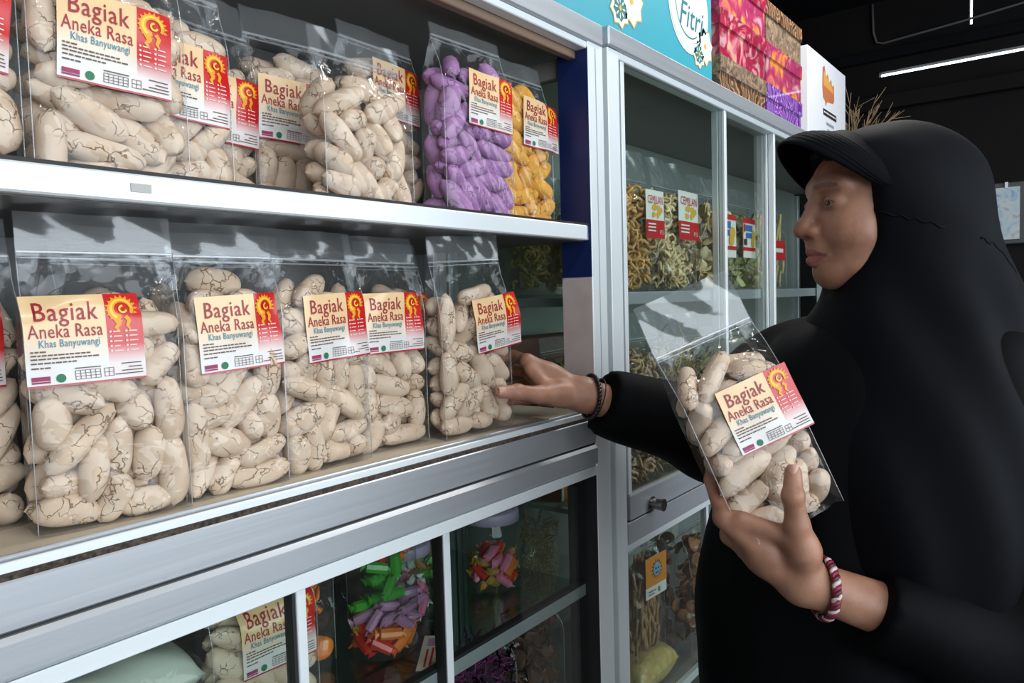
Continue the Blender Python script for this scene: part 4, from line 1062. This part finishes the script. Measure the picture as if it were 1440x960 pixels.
# ------------------------------------------------------------------ the woman: signed-distance modelling
def vcap(P, a, b, ra, rb):
    a = np.asarray(a, np.float32); b = np.asarray(b, np.float32); ba = b - a
    t = np.clip(((P - a) @ ba) / max(1e-9, float(ba @ ba)), 0, 1)
    return np.linalg.norm(P - a - t[:, None] * ba, axis=1) - (ra + (rb - ra) * t)
def vell(P, c, r, ax=None):
    q = P - np.asarray(c, np.float32)
    if ax is not None: q = q @ np.asarray(ax, np.float32)
    r = np.asarray(r, np.float32)
    k0 = np.linalg.norm(q / r, axis=1); k1 = np.linalg.norm(q / (r * r), axis=1) + 1e-9
    return k0 * (k0 - 1) / k1
def smin(a, b, k):
    h = np.clip(.5 + .5 * (b - a) / k, 0, 1)
    return b + (a - b) * h - k * h * (1 - h)
def smax(a, b, k): return -smin(-a, -b, k)
def nets(fn, lo, hi, h):
    """surface nets: one vertex in each crossed cell, one quad for each crossed edge"""
    lo = np.asarray(lo, float); n = np.ceil((np.asarray(hi) - lo) / h).astype(int) + 1
    gx = [lo[i] + h * np.arange(n[i]) for i in range(3)]
    G = np.stack(np.meshgrid(*gx, indexing='ij'), -1).reshape(-1, 3).astype(np.float32)
    # coarse pass first, then only the points near the surface
    st = 4; nc = (n - 1) // st + 2
    gc = [lo[i] + h * st * np.arange(nc[i]) for i in range(3)]
    Gc = np.stack(np.meshgrid(*gc, indexing='ij'), -1).reshape(-1, 3).astype(np.float32)
    fc = np.concatenate([fn(Gc[i:i + 400000]) for i in range(0, len(Gc), 400000)]).reshape(nc)
    ci = [(np.arange(n[i]) + st // 2) // st for i in range(3)]
    f = fc[np.ix_(*ci)].astype(np.float32).ravel()
    near = np.abs(f) < h * st * 2.4
    f[near] = np.concatenate([fn(q) for q in np.array_split(G[near], max(1, int(near.sum() // 400000)))])
    f = f.reshape(n)
    s = f < 0
    cells = np.zeros(n - 1, int)
    acc = np.zeros((*(n - 1), 3)); cnt = np.zeros(n - 1)
    C = [(i, j, k) for i in (0, 1) for j in (0, 1) for k in (0, 1)]
    def sub(A, o): return A[o[0]:n[0] - 1 + o[0], o[1]:n[1] - 1 + o[1], o[2]:n[2] - 1 + o[2]]
    for c0 in C:
        for ax in range(3):
            if c0[ax]: continue
            c1 = list(c0); c1[ax] = 1
            f0, f1 = sub(f, c0), sub(f, c1)
            m = (f0 < 0) != (f1 < 0)
            t = np.where(m, f0 / np.where(m, f0 - f1, 1), 0)
            for d in range(3):
                acc[..., d] += np.where(m, c0[d] + (t if d == ax else 0), 0)
            cnt += m
    act = cnt > 0
    idx = -np.ones(n - 1, int); idx[act] = np.arange(act.sum())
    ijk = np.argwhere(act)
    V = lo + h * (ijk + acc[act] / cnt[act][:, None])
    Q = []
    for ax in range(3):
        o1, o2 = [(1, 2), (2, 0), (0, 1)][ax]
        sl0 = [slice(1, -1)] * 3; sl0[ax] = slice(0, n[ax] - 1); sl1 = list(sl0); sl1[ax] = slice(1, n[ax])
        a, b = s[tuple(sl0)], s[tuple(sl1)]
        for flip in (0, 1):
            e = np.argwhere((a & ~b) if flip == 0 else (~a & b))
            if not len(e): continue
            base = e + 1; base[:, ax] = e[:, ax]
            def cell(d1, d2):
                q = base.copy(); q[:, o1] -= d1; q[:, o2] -= d2
                return idx[q[:, 0], q[:, 1], q[:, 2]]
            q = np.stack([cell(1, 1), cell(0, 1), cell(0, 0), cell(1, 0)], 1)
            Q.append(q if flip == 0 else q[:, ::-1])
    return V, np.concatenate(Q)

FW = np.array([-.640, .768, -.05]); FW /= np.linalg.norm(FW)       # where she looks
LF = np.cross([0, 0, 1.0], FW); LF /= np.linalg.norm(LF)            # her left, towards the camera
UPV = np.cross(FW, LF)
HC = np.array([1.140, .232, 1.424])
HAX = np.stack([FW, LF, UPV], 1)
def hw(p): return HC + HAX @ np.asarray(p, float)
def head_local(q):
    d = vell(q, (-.003, 0, .020), (.094, .073, .071))
    d = smin(d, vell(q, (.032, 0, -.035), (.062, .064, .085)), .03)
    d = smin(d, vell(q, (.040, 0, -.080), (.048, .052, .036)), .025)
    d = smin(d, vell(q, (.076, 0, -.098), (.020, .024, .020)), .02)
    for s in (-1, 1):
        d = smin(d, vell(q, (.055, s * .038, -.040), (.030, .028, .030)), .02)
        d = smin(d, vell(q, (.066, s * .020, -.036), (.026, .024, .030)), .02)
        d = smin(d, vcap(q, (.088, s * .010, .022), (.074, s * .046, .020), .009, .008), .014)
        d = smax(d, -vell(q, (.100, s * .033, -.001), (.017, .021, .013)), .012)
        d = smin(d, vell(q, (.0775, s * .032, -.002), (.0150, .0175, .0125)), .005)
        d = smax(d, -vell(q, (.0935, s * .033, -.003), (.012, .0135, .0026)), .0015)
    d = smin(d, vcap(q, (.090, 0, .006), (.109, 0, -.030), .0075, .0105), .012)
    d = smin(d, vell(q, (.111, 0, -.035), (.0135, .0135, .0115)), .008)
    for s in (-1, 1):
        d = smin(d, vell(q, (.101, s * .0140, -.039), (.0115, .0085, .0085)), .006)
        d = smax(d, -vell(q, (.107, s * .0080, -.0475), (.0065, .0042, .0045)), .002)
    d = smin(d, vell(q, (.090, 0, -.058), (.016, .022, .014)), .012)
    for pts, r0, r1 in ((((.1005, 0, -.0655), (.086, .026, -.0705)), .0068, .0030), (((.0995, 0, -.0775), (.086, .025, -.0735)), .0078, .0032)):
        for s in (-1, 1):
            a, b = np.array(pts[0]), np.array(pts[1]) * [1, s, 1]
            d = smin(d, vcap(q, a, b, r0, r1), .005)
    for s in (-1, 1):
        d = smax(d, -vcap(q, (.108, 0, -.0718), (.092, s * .024, -.0725), .0016, .0010), .0015)
    d = smin(d, vcap(q, (-.012, 0, -.07), (-.035, 0, -.22), .050, .055), .03)
    return d
def head_fn(P): return head_local((P - HC) @ HAX)
SHN = HC + np.array([.035, .005, -.215])                             # base of the neck
J = dict(
  Lw=(.893, .265, .953), Le=(1.030, .075, .862), Ls=(1.140, .105, 1.190),
  T0=(.876, .260, .995), T1=(.863, .263, 1.029), T2=(.858, .266, 1.064), T3=(.868, .269, 1.089),
  I0=(.853, .347, 1.027), I1=(.877, .372, 1.065), I2=(.903, .379, 1.087), I3=(.929, .373, 1.101),
  M0=(.882, .350, .997), M1=(.913, .374, 1.034), M2=(.940, .367, 1.056), M3=(.955, .350, 1.066),
  R0=(.911, .341, .972), R1=(.945, .360, 1.004), R2=(.962, .348, 1.026), R3=(.973, .329, 1.036),
  P0=(.935, .324, .950), P1=(.965, .339, .977), P2=(.975, .328, .992), P3=(.979, .315, 1.000),
  rw=(1.028, .655, 1.138), re=(1.205, .520, 1.060), rs=(1.255, .385, 1.170),
  rT0=(.985, .676, 1.143), rT1=(.943, .685, 1.147), rT2=(.903, .697, 1.155), rT3=(.874, .707, 1.158),
  rI0=(.981, .735, 1.195), rI1=(.995, .775, 1.203), rI2=(.983, .800, 1.197), rI3=(.942, .802, 1.197),
  rM0=(1.005, .748, 1.173), rM1=(1.015, .788, 1.176), rM2=(.990, .806, 1.171), rM3=(.946, .806, 1.172),
  rR0=(1.020, .750, 1.148), rR1=(1.025, .786, 1.149), rR2=(1.000, .805, 1.145), rR3=(.962, .805, 1.145),
  rP0=(1.026, .740, 1.126), rP1=(1.028, .774, 1.123), rP2=(1.010, .795, 1.121), rP3=(.981, .797, 1.122))
J = {k: np.array(v) for k, v in J.items()}
def hand_fn(pre, wr, el, pal):
    def fn(P):
        d = vcap(P, J[wr], J[wr] + (J[el] - J[wr]) * .75, .0265, .036)
        for f in 'IMRP':
            d = smin(d, vcap(P, J[wr], J[pre + f + '0'], .0215, .0135 if f != 'P' else .012), .014)
        d = smin(d, vell(P, pal, (.030, .026, .030)), .018)
        th = [J[pre + 'T%d' % i] for i in range(4)]
        d = smin(d, vcap(P, J[wr], th[0], .020, .0185), .012)
        d = smin(d, vcap(P, th[0], th[1], .0180, .0138), .012)
        d = smin(d, vcap(P, .6 * th[0] + .4 * th[1], .75 * J[pre + 'I0'] + .25 * th[1], .0115, .0100), .012)
        t = vcap(P, th[1], th[2], .0132, .0118)
        t = smin(t, vcap(P, th[2], th[3], .0120, .0098), .004)
        t = smin(t, vell(P, th[2], (.0128,) * 3), .004)
        d = smin(d, t, .007)
        for f in 'IMRP':
            q = [J[pre + f + '%d' % i] for i in range(4)]
            k = 1.0 if f != 'P' else .85
            t = vcap(P, q[0], q[1], .0108 * k, .0096 * k)
            t = smin(t, vcap(P, q[1], q[2], .0096 * k, .0086 * k), .003)
            t = smin(t, vcap(P, q[2], q[3], .0087 * k, .0074 * k), .003)
            t = smin(t, vell(P, q[0], (.0118 * k,) * 3), .005)
            d = smin(d, t, .0035)
        return d
    return fn
handL = hand_fn('', 'Lw', 'Le', (.886, .306, .985))
handR = hand_fn('r', 'rw', 're', (1.003, .708, 1.158))
TC = np.array([1.165, .262])                                         # torso axis
BAX = np.stack([FW * [1, 1, 0] / np.linalg.norm(FW[:2]), LF, [0, 0, 1.0]], 1)
def body_fn(P):
    d = vell(P, (*TC, 1.06), (.12, .17, .23), BAX)
    d = smin(d, vell(P, (*TC, .85), (.14, .18, .22), BAX), .05)
    d = smin(d, vcap(P, SHN, (*TC, 1.18), .058, .09), .04)
    for sh, el, wr in (('Ls', 'Le', 'Lw'), ('rs', 're', 'rw')):
        d = smin(d, vcap(P, J[sh], J[el], .050, .040), .04)
        d = smin(d, vcap(P, J[el], J[wr] + (J[el] - J[wr]) * .35, .040, .032), .02)
    for s in (-1, 1):
        hip = np.array([*TC, .80]) + BAX @ np.array([0, s * .085, 0]); ft = np.array([*TC, .09]) + BAX @ np.array([0, s * .09, 0])
        d = smin(d, vcap(P, hip, ft, .085, .045), .03)
        d = smin(d, vell(P, ft + BAX @ np.array([.05, 0, -.045]), (.11, .042, .036), BAX), .03)
    return d
def bounds(pts, m): pts = np.array(pts); return pts.min(0) - m, pts.max(0) + m
VV = []; QQ = []; SL = []; off = 0
hb = [hw((x, y, z)) for x in (-.115, .135) for y in (-.09, .09) for z in (-.20, .135)]
for fn, (lo, hi), h in ((head_fn, bounds(hb, .004), .0019),
                        (handL, bounds([J[k] for k in ('Lw', 'T3', 'I1', 'I3', 'R1', 'P2')] + [J['Lw'] + (J['Le'] - J['Lw']) * .8], .045), .0019),
                        (handR, bounds([J[k] for k in ('rw', 'rT3', 'rI1', 'rM2', 'rP0')] + [J['rw'] + (J['re'] - J['rw']) * .8], .045), .0021),
                        (body_fn, ((.80, -.02, 0.0), (1.45, .70, 1.40)), .012)):
    V, Q = nets(fn, lo, hi, h)
    VV.append(V); QQ.append(Q + off); off += len(V); SL.append(np.zeros(len(Q), int))
V0, Q0 = VV[0], QQ[0]
cen = (V0[Q0].mean(1) - HC) @ HAX
lip = ((np.abs(cen[:, 1]) < .0255 - .35 * np.abs(cen[:, 2] + .0718)) & (cen[:, 2] > -.0850) & (cen[:, 2] < -.0600) & (cen[:, 0] > .080))
up = (.0118 * (1 - (np.abs(cen[:, 1]) / .027) ** 1.6)); lip &= (np.abs(cen[:, 2] + .0722) < np.maximum(up, 0))
brow = (cen[:, 0] > .055) & (np.abs(np.abs(cen[:, 1]) - .030) < .018) & (np.abs(cen[:, 2] - (.0215 - .10 * np.maximum(0, np.abs(cen[:, 1]) - .033))) < .0030)
SL[0][lip] = 1; SL[0][brow] = 2
def spotmask(c, p, r): return np.linalg.norm(c - np.asarray(p), axis=1) < r
SL[0][spotmask(cen, (.093, .012, -.091), .0030)] = 2
VV = np.concatenate(VV); QQ = np.concatenate(QQ); SL = np.concatenate(SL)

def skin_mat():
    m, N, L = newmat('brown_skin')
    b = N['Principled BSDF']; b.inputs['Roughness'].default_value = .48; b.inputs['Subsurface Weight'].default_value = .12
    b.inputs['Subsurface Radius'].default_value = (.01, .004, .002); b.inputs['Subsurface Scale'].default_value = .6
    tc = N.new('ShaderNodeTexCoord'); nz = N.new('ShaderNodeTexNoise'); nz.inputs['Scale'].default_value = 26; nz.inputs['Detail'].default_value = 5
    L.new(tc.outputs['Object'], nz.inputs['Vector'])
    rp = N.new('ShaderNodeValToRGB'); e = rp.color_ramp.elements
    e[0].position = .32; e[0].color = (.27, .125, .078, 1); e[1].position = .62; e[1].color = (.42, .215, .140, 1)
    L.new(nz.outputs['Fac'], rp.inputs[0]); L.new(rp.outputs[0], b.inputs['Base Color'])
    n2 = N.new('ShaderNodeTexNoise'); n2.inputs['Scale'].default_value = 420; L.new(tc.outputs['Object'], n2.inputs['Vector'])
    bp = N.new('ShaderNodeBump'); bp.inputs['Strength'].default_value = .18; bp.inputs['Distance'].default_value = .0015
    L.new(n2.outputs['Fac'], bp.inputs['Height']); L.new(bp.outputs['Normal'], b.inputs['Normal'])
    return m
M_skin = skin_mat()
PR = empty('person', (TC[0], TC[1], 0))
tag(PR, 'woman in a black hijab and black robe holding one cookie bag and reaching for another', 'person')
PO = np.array([TC[0], TC[1], 0])
body = mesh('body', VV - PO, QQ, M_skin, PR, True)
body.data.materials.append(pbr('lips', (.26, .085, .075), .42)); body.data.materials.append(pbr('brow_brown', (.19, .092, .060), .6))
body.data.polygons.foreach_set('material_index', SL.astype(np.int32))
sm = body.modifiers.new('smooth', 'SMOOTH'); sm.factor = .5; sm.iterations = 2
def ball(c, r, nu=20, nv=14):
    V = [(c[0] + r * math.sin(math.pi * j / nv) * math.cos(2 * math.pi * i / nu), c[1] + r * math.sin(math.pi * j / nv) * math.sin(2 * math.pi * i / nu), c[2] + r * math.cos(math.pi * j / nv)) for j in range(nv + 1) for i in range(nu)]
    F = [(j * nu + i, (j + 1) * nu + i, (j + 1) * nu + (i + 1) % nu, j * nu + (i + 1) % nu) for j in range(nv) for i in range(nu)]
    return V, F
M_sclera = pbr('eye_white', (.24, .185, .165), .3); M_iris = pbr('dark_iris', (.02, .010, .007), .12)
for s in (-1, 1):
    e = mesh('eye', *ball(hw((.0785, s * .0325, -.0028)) - PO, .0122), M_sclera, PR, True)
    mesh('iris', *ball(hw((.0852, s * .0330, -.0036)) - PO, .0066, 14, 10), M_iris, e, True)
# thumb nails
def nail(tip, prev, out, r, nm='nail'):
    t = tip - prev; t /= np.linalg.norm(t); o = out - t * (out @ t); o /= np.linalg.norm(o); sd = np.cross(t, o)
    V = []; n, m = 7, 7
    for i in range(n):
        for j in range(m):
            u, v = i / (n - 1) * 2 - 1, j / (m - 1) * 2 - 1
            a = v * .85
            V.append(tip + t * (u * r * .75 + .0005) + sd * math.sin(a) * r * .80 + o * (math.cos(a) * r * 1.03 - .10 * r * u * u) - PO)
    F = [(i * m + j, (i + 1) * m + j, (i + 1) * m + j + 1, i * m + j + 1) for i in range(n - 1) for j in range(m - 1)]
    mesh(nm, V, F, pbr('nail', (.52, .29, .23), .28), PR, True)
CAMP = np.array([0, 0, 1.3])
nail(J['T3'], J['T2'], (CAMP - J['T3']) * .7 + np.array([0, 0, .1]), .0100)
nail(J['rT3'], J['rT2'], CAMP - J['rT3'] + np.array([0, 0, .35]), .0102)

# ------------------------------------------------------------------ clothing
SEAM = np.array([(1.059, 0.250, 1.417), (1.063, 0.227, 1.408), (1.069, 0.203, 1.398), (1.074, 0.179, 1.389), (1.092, 0.155, 1.374), (1.116, 0.123, 1.358), (1.133, 0.099, 1.346), (1.152, 0.072, 1.316), ])
M_cloth = pbr('black_jersey', (.0014, .0022, .0042), .75, spec=.12, bump=(18, .25))
M_robe = pbr('black_robe', (.0012, .0015, .0024), .7, spec=.1, bump=(22, .3))
def folds(P, amp):
    return amp * (np.sin(P[:, 0] * 38 + P[:, 2] * 14 + 2 * np.sin(P[:, 2] * 9)) + .7 * np.sin(P[:, 1] * 52 - P[:, 2] * 17 + 1.3))
def robe_fn(P):
    d = vell(P, (TC[0] - .01, TC[1] + .02, 1.02), (.175, .205, .25), BAX)
    d = smin(d, vell(P, (TC[0] - .02, TC[1] + .03, .80), (.20, .215, .26), BAX), .08)
    d = smin(d, vcap(P, (TC[0] - .01, TC[1] + .02, .75), (TC[0], TC[1], .06), .20, .26), .06)
    d = smin(d, vcap(P, J['Ls'], J['Le'] + [.03, -.02, -.01], .072, .080), .05)
    lc = J['Lw'] + (J['Le'] - J['Lw']) * .36
    s1 = vcap(P, J['Le'] + [.03, -.02, -.01], lc, .082, .049)
    d = smin(d, vcap(P, J['rs'], J['re'], .082, .078), .05)
    rc = J['rw'] + (J['re'] - J['rw']) * .17
    s2 = vcap(P, J['re'], rc, .080, .054)
    cut = ((P - lc) @ ((J['Lw'] - J['Le']) / np.linalg.norm(J['Lw'] - J['Le'])).astype(np.float32))
    d = smin(d, np.maximum(s1, cut - .004), .02)
    cut = ((P - rc) @ ((J['rw'] - J['re']) / np.linalg.norm(J['rw'] - J['re'])).astype(np.float32))
    d = smin(d, np.maximum(s2, cut - .004), .02)
    d = np.maximum(d, .015 - P[:, 2])
    return d + folds(P, .0030)
V, Q = nets(robe_fn, (.80, -.14, 0.0), (1.56, .72, 1.36), .0085)
rb = mesh('robe', V - PO, Q, M_robe, PR, True); rb['label'] = 'long black robe with loose sleeves'
m_ = rb.modifiers.new('smooth', 'SMOOTH'); m_.iterations = 3
def hijab_fn(P):
    q = (P - HC.astype(np.float32)) @ HAX.astype(np.float32)
    d = vell(q, (-.020, 0, .012), (.120, .096, .090))
    d = smin(d, vell(q, (-.070, 0, -.020), (.068, .078, .072)), .03)
    d = smin(d, vell(q, (.030, 0, .055), (.064, .070, .042)), .02)
    d = smin(d, vcap(q, (-.020, 0, -.03), (-.050, 0, -.17), .090, .120), .04)
    d = smin(d, vell(P, (TC[0] + .020, TC[1] - .022, .985), (.185, .262, .312), BAX), .07)
    d = smin(d, vcap(q, (-.045, 0, -.08), (-.09, 0, -.30), .080, .12), .07)
    d = np.maximum(d, .875 + .02 * np.sin(P[:, 0] * 30) - P[:, 2])
    open_ = np.maximum((np.abs(q[:, 1] / .082) ** 3 + np.abs((q[:, 2] + .030) / .092) ** 3) ** (1 / 3) - 1, -q[:, 0] / .06 + .76 + .45 * np.clip((-.060 - q[:, 2]) / .06, 0, 1)) * .06
    d = smax(d, -open_, .006)
    return d + folds(P, .0022) + .0035 * np.clip((1.36 - P[:, 2]) / .1, 0, 1) * np.sin(P[:, 0] * 60 - P[:, 1] * 45 + P[:, 2] * 12)
V, Q = nets(hijab_fn, (.86, -.16, .86), (1.56, .60, 1.60), .0062)
hj = mesh('hijab', V - PO, Q, M_cloth, PR, True); hj['label'] = 'draped black hijab'
m_ = hj.modifiers.new('smooth', 'SMOOTH'); m_.iterations = 3
def cap_fn(P):
    q = (P - HC.astype(np.float32)) @ HAX.astype(np.float32)
    d = np.abs(vell(q, (-.004, 0, .026), (.096, .074, .070))) - .003
    return np.maximum(d, .060 - .25 * np.abs(q[:, 1]) - q[:, 2])
V, Q = nets(cap_fn, HC - .13, HC + .13, .0035)
uc = mesh('under_cap', V - PO, Q, M_cloth, PR, True); uc['label'] = 'black cap edge under the brim'
# gathered seam running round the hood, pulled on to the cloth surface
def onto(fn, p, lift):
    p = np.asarray(p, float)
    for _ in range(12):
        e = 1e-3; Q_ = np.array([p, p + [e, 0, 0], p + [0, e, 0], p + [0, 0, e]], np.float32)
        f_ = fn(Q_).astype(float); g_ = (f_[1:] - f_[0]) / e; g_ /= np.linalg.norm(g_) + 1e-9
        p = p - g_ * (f_[0] - lift) * .8
    return p
for run in (SEAM[:5], SEAM[5:]):
    T_ = np.linspace(0, len(run) - 1, 26); pts = []
    for t in T_:
        i = min(int(t), len(run) - 2); p = run[i] * (1 - t + i) + run[i + 1] * (t - i)
        pts.append(onto(hijab_fn, p + [0, 0, .0022 * math.sin(t * 11)], -.0005) - PO)
    mesh('hijab_seam', *tube(pts, .0017, 6), M_cloth, PR, True)
# ribbed brim over the forehead
nu, nv = 41, 33; Vb = []; Fb = []
for side in (0, 1):
    n0 = len(Vb)
    for i in range(nu):
        ph = math.radians(-100 + 200 * i / (nu - 1)); c_, s_ = math.cos(ph), math.sin(ph)
        root = np.array([.020 + .064 * c_, .090 * s_, .004 + .094 * max(c_, -.2)])
        edge = root + np.array([.042, 0, -.010]) * max(c_, 0) ** .6 + np.array([.010, -.008 * s_, 0])
        nrm = np.array([.3, s_, max(c_, .0)]); nrm /= np.linalg.norm(nrm)
        for j in range(nv):
            t = -.45 + 1.45 * j / (nv - 1)
            p = root * (1 - t) + edge * t + nrm * (.005 * math.sin(math.pi * t) + (.0009 * math.sin(max(t, 0) * 8 * 2 * math.pi) if side == 0 else -.0032))
            Vb.append(hw(p) - PO)
    for i in range(nu - 1):
        for j in range(nv - 1):
            q = (n0 + i * nv + j, n0 + (i + 1) * nv + j, n0 + (i + 1) * nv + j + 1, n0 + i * nv + j + 1)
            Fb.append(q if side == 0 else q[::-1])
o = nu * nv
for i in range(nu - 1): Fb.append((i * nv + nv - 1, (i + 1) * nv + nv - 1, o + (i + 1) * nv + nv - 1, o + i * nv + nv - 1))
br = mesh('hijab_brim', Vb, Fb, M_cloth, PR, True); br['label'] = 'stiff ribbed black brim'
# beaded bracelet, cord and red woven band
def ring(c, axis, ra, rb_, n, wob=0.0, ref=(0, 0, 1)):
    ax = np.asarray(axis, float); ax /= np.linalg.norm(ax); u = np.cross(ax, ref); u /= np.linalg.norm(u); v = np.cross(ax, u)
    return [c + ra * math.cos(t) * u + rb_ * math.sin(t) * v + ax * wob * math.sin(3 * t) for t in np.linspace(0, 2 * math.pi, n, endpoint=False)]
axR = J['re'] - J['rw']; cR = J['rw'] + axR * .045
bd = MB()
for p in ring(cR, axR + np.array([0, .03, .05]), .0335, .0355, 36): bd.add(*ball(p - PO, .0038, 8, 6))
b1 = bd.obj('bead_bracelet', pbr('black_beads', (.008, .008, .009), .3), PR, True); b1['label'] = 'black bead bracelet'
cd_ = MB().add(*tube([p - PO for p in ring(cR + axR * .05, axR, .0325, .0345, 32)], .0011, 5, True))
cd_.obj('bracelet_cord', pbr('dark_cord', (.05, .018, .015), .7), PR, True)
axL = J['Le'] - J['Lw']; cL = J['Lw'] + axL * .10
for k, (w0, mat) in enumerate(((0, pbr('wine_thread', (.22, .015, .05), .5)), (2.1, pbr('pale_thread', (.62, .52, .50), .4)), (4.2, pbr('dark_wine_thread', (.10, .01, .03), .5)))):
    P0_ = ring(cL, axL + np.array([.02, 0, .06]), .0335, .0345, 90)
    an = axL / np.linalg.norm(axL)
    pts = []
    for i, p in enumerate(P0_):
        rad = (p - cL); rad /= np.linalg.norm(rad); a = w0 + i / 90 * 2 * math.pi * 13
        pts.append(p + an * .0038 * math.cos(a) + rad * .0018 * math.sin(a) - PO)
    o_ = mesh('woven_bracelet', *tube(pts, .0026, 6, True), mat, PR, True)
    if k == 0: o_['label'] = 'wine red and white woven bracelet'
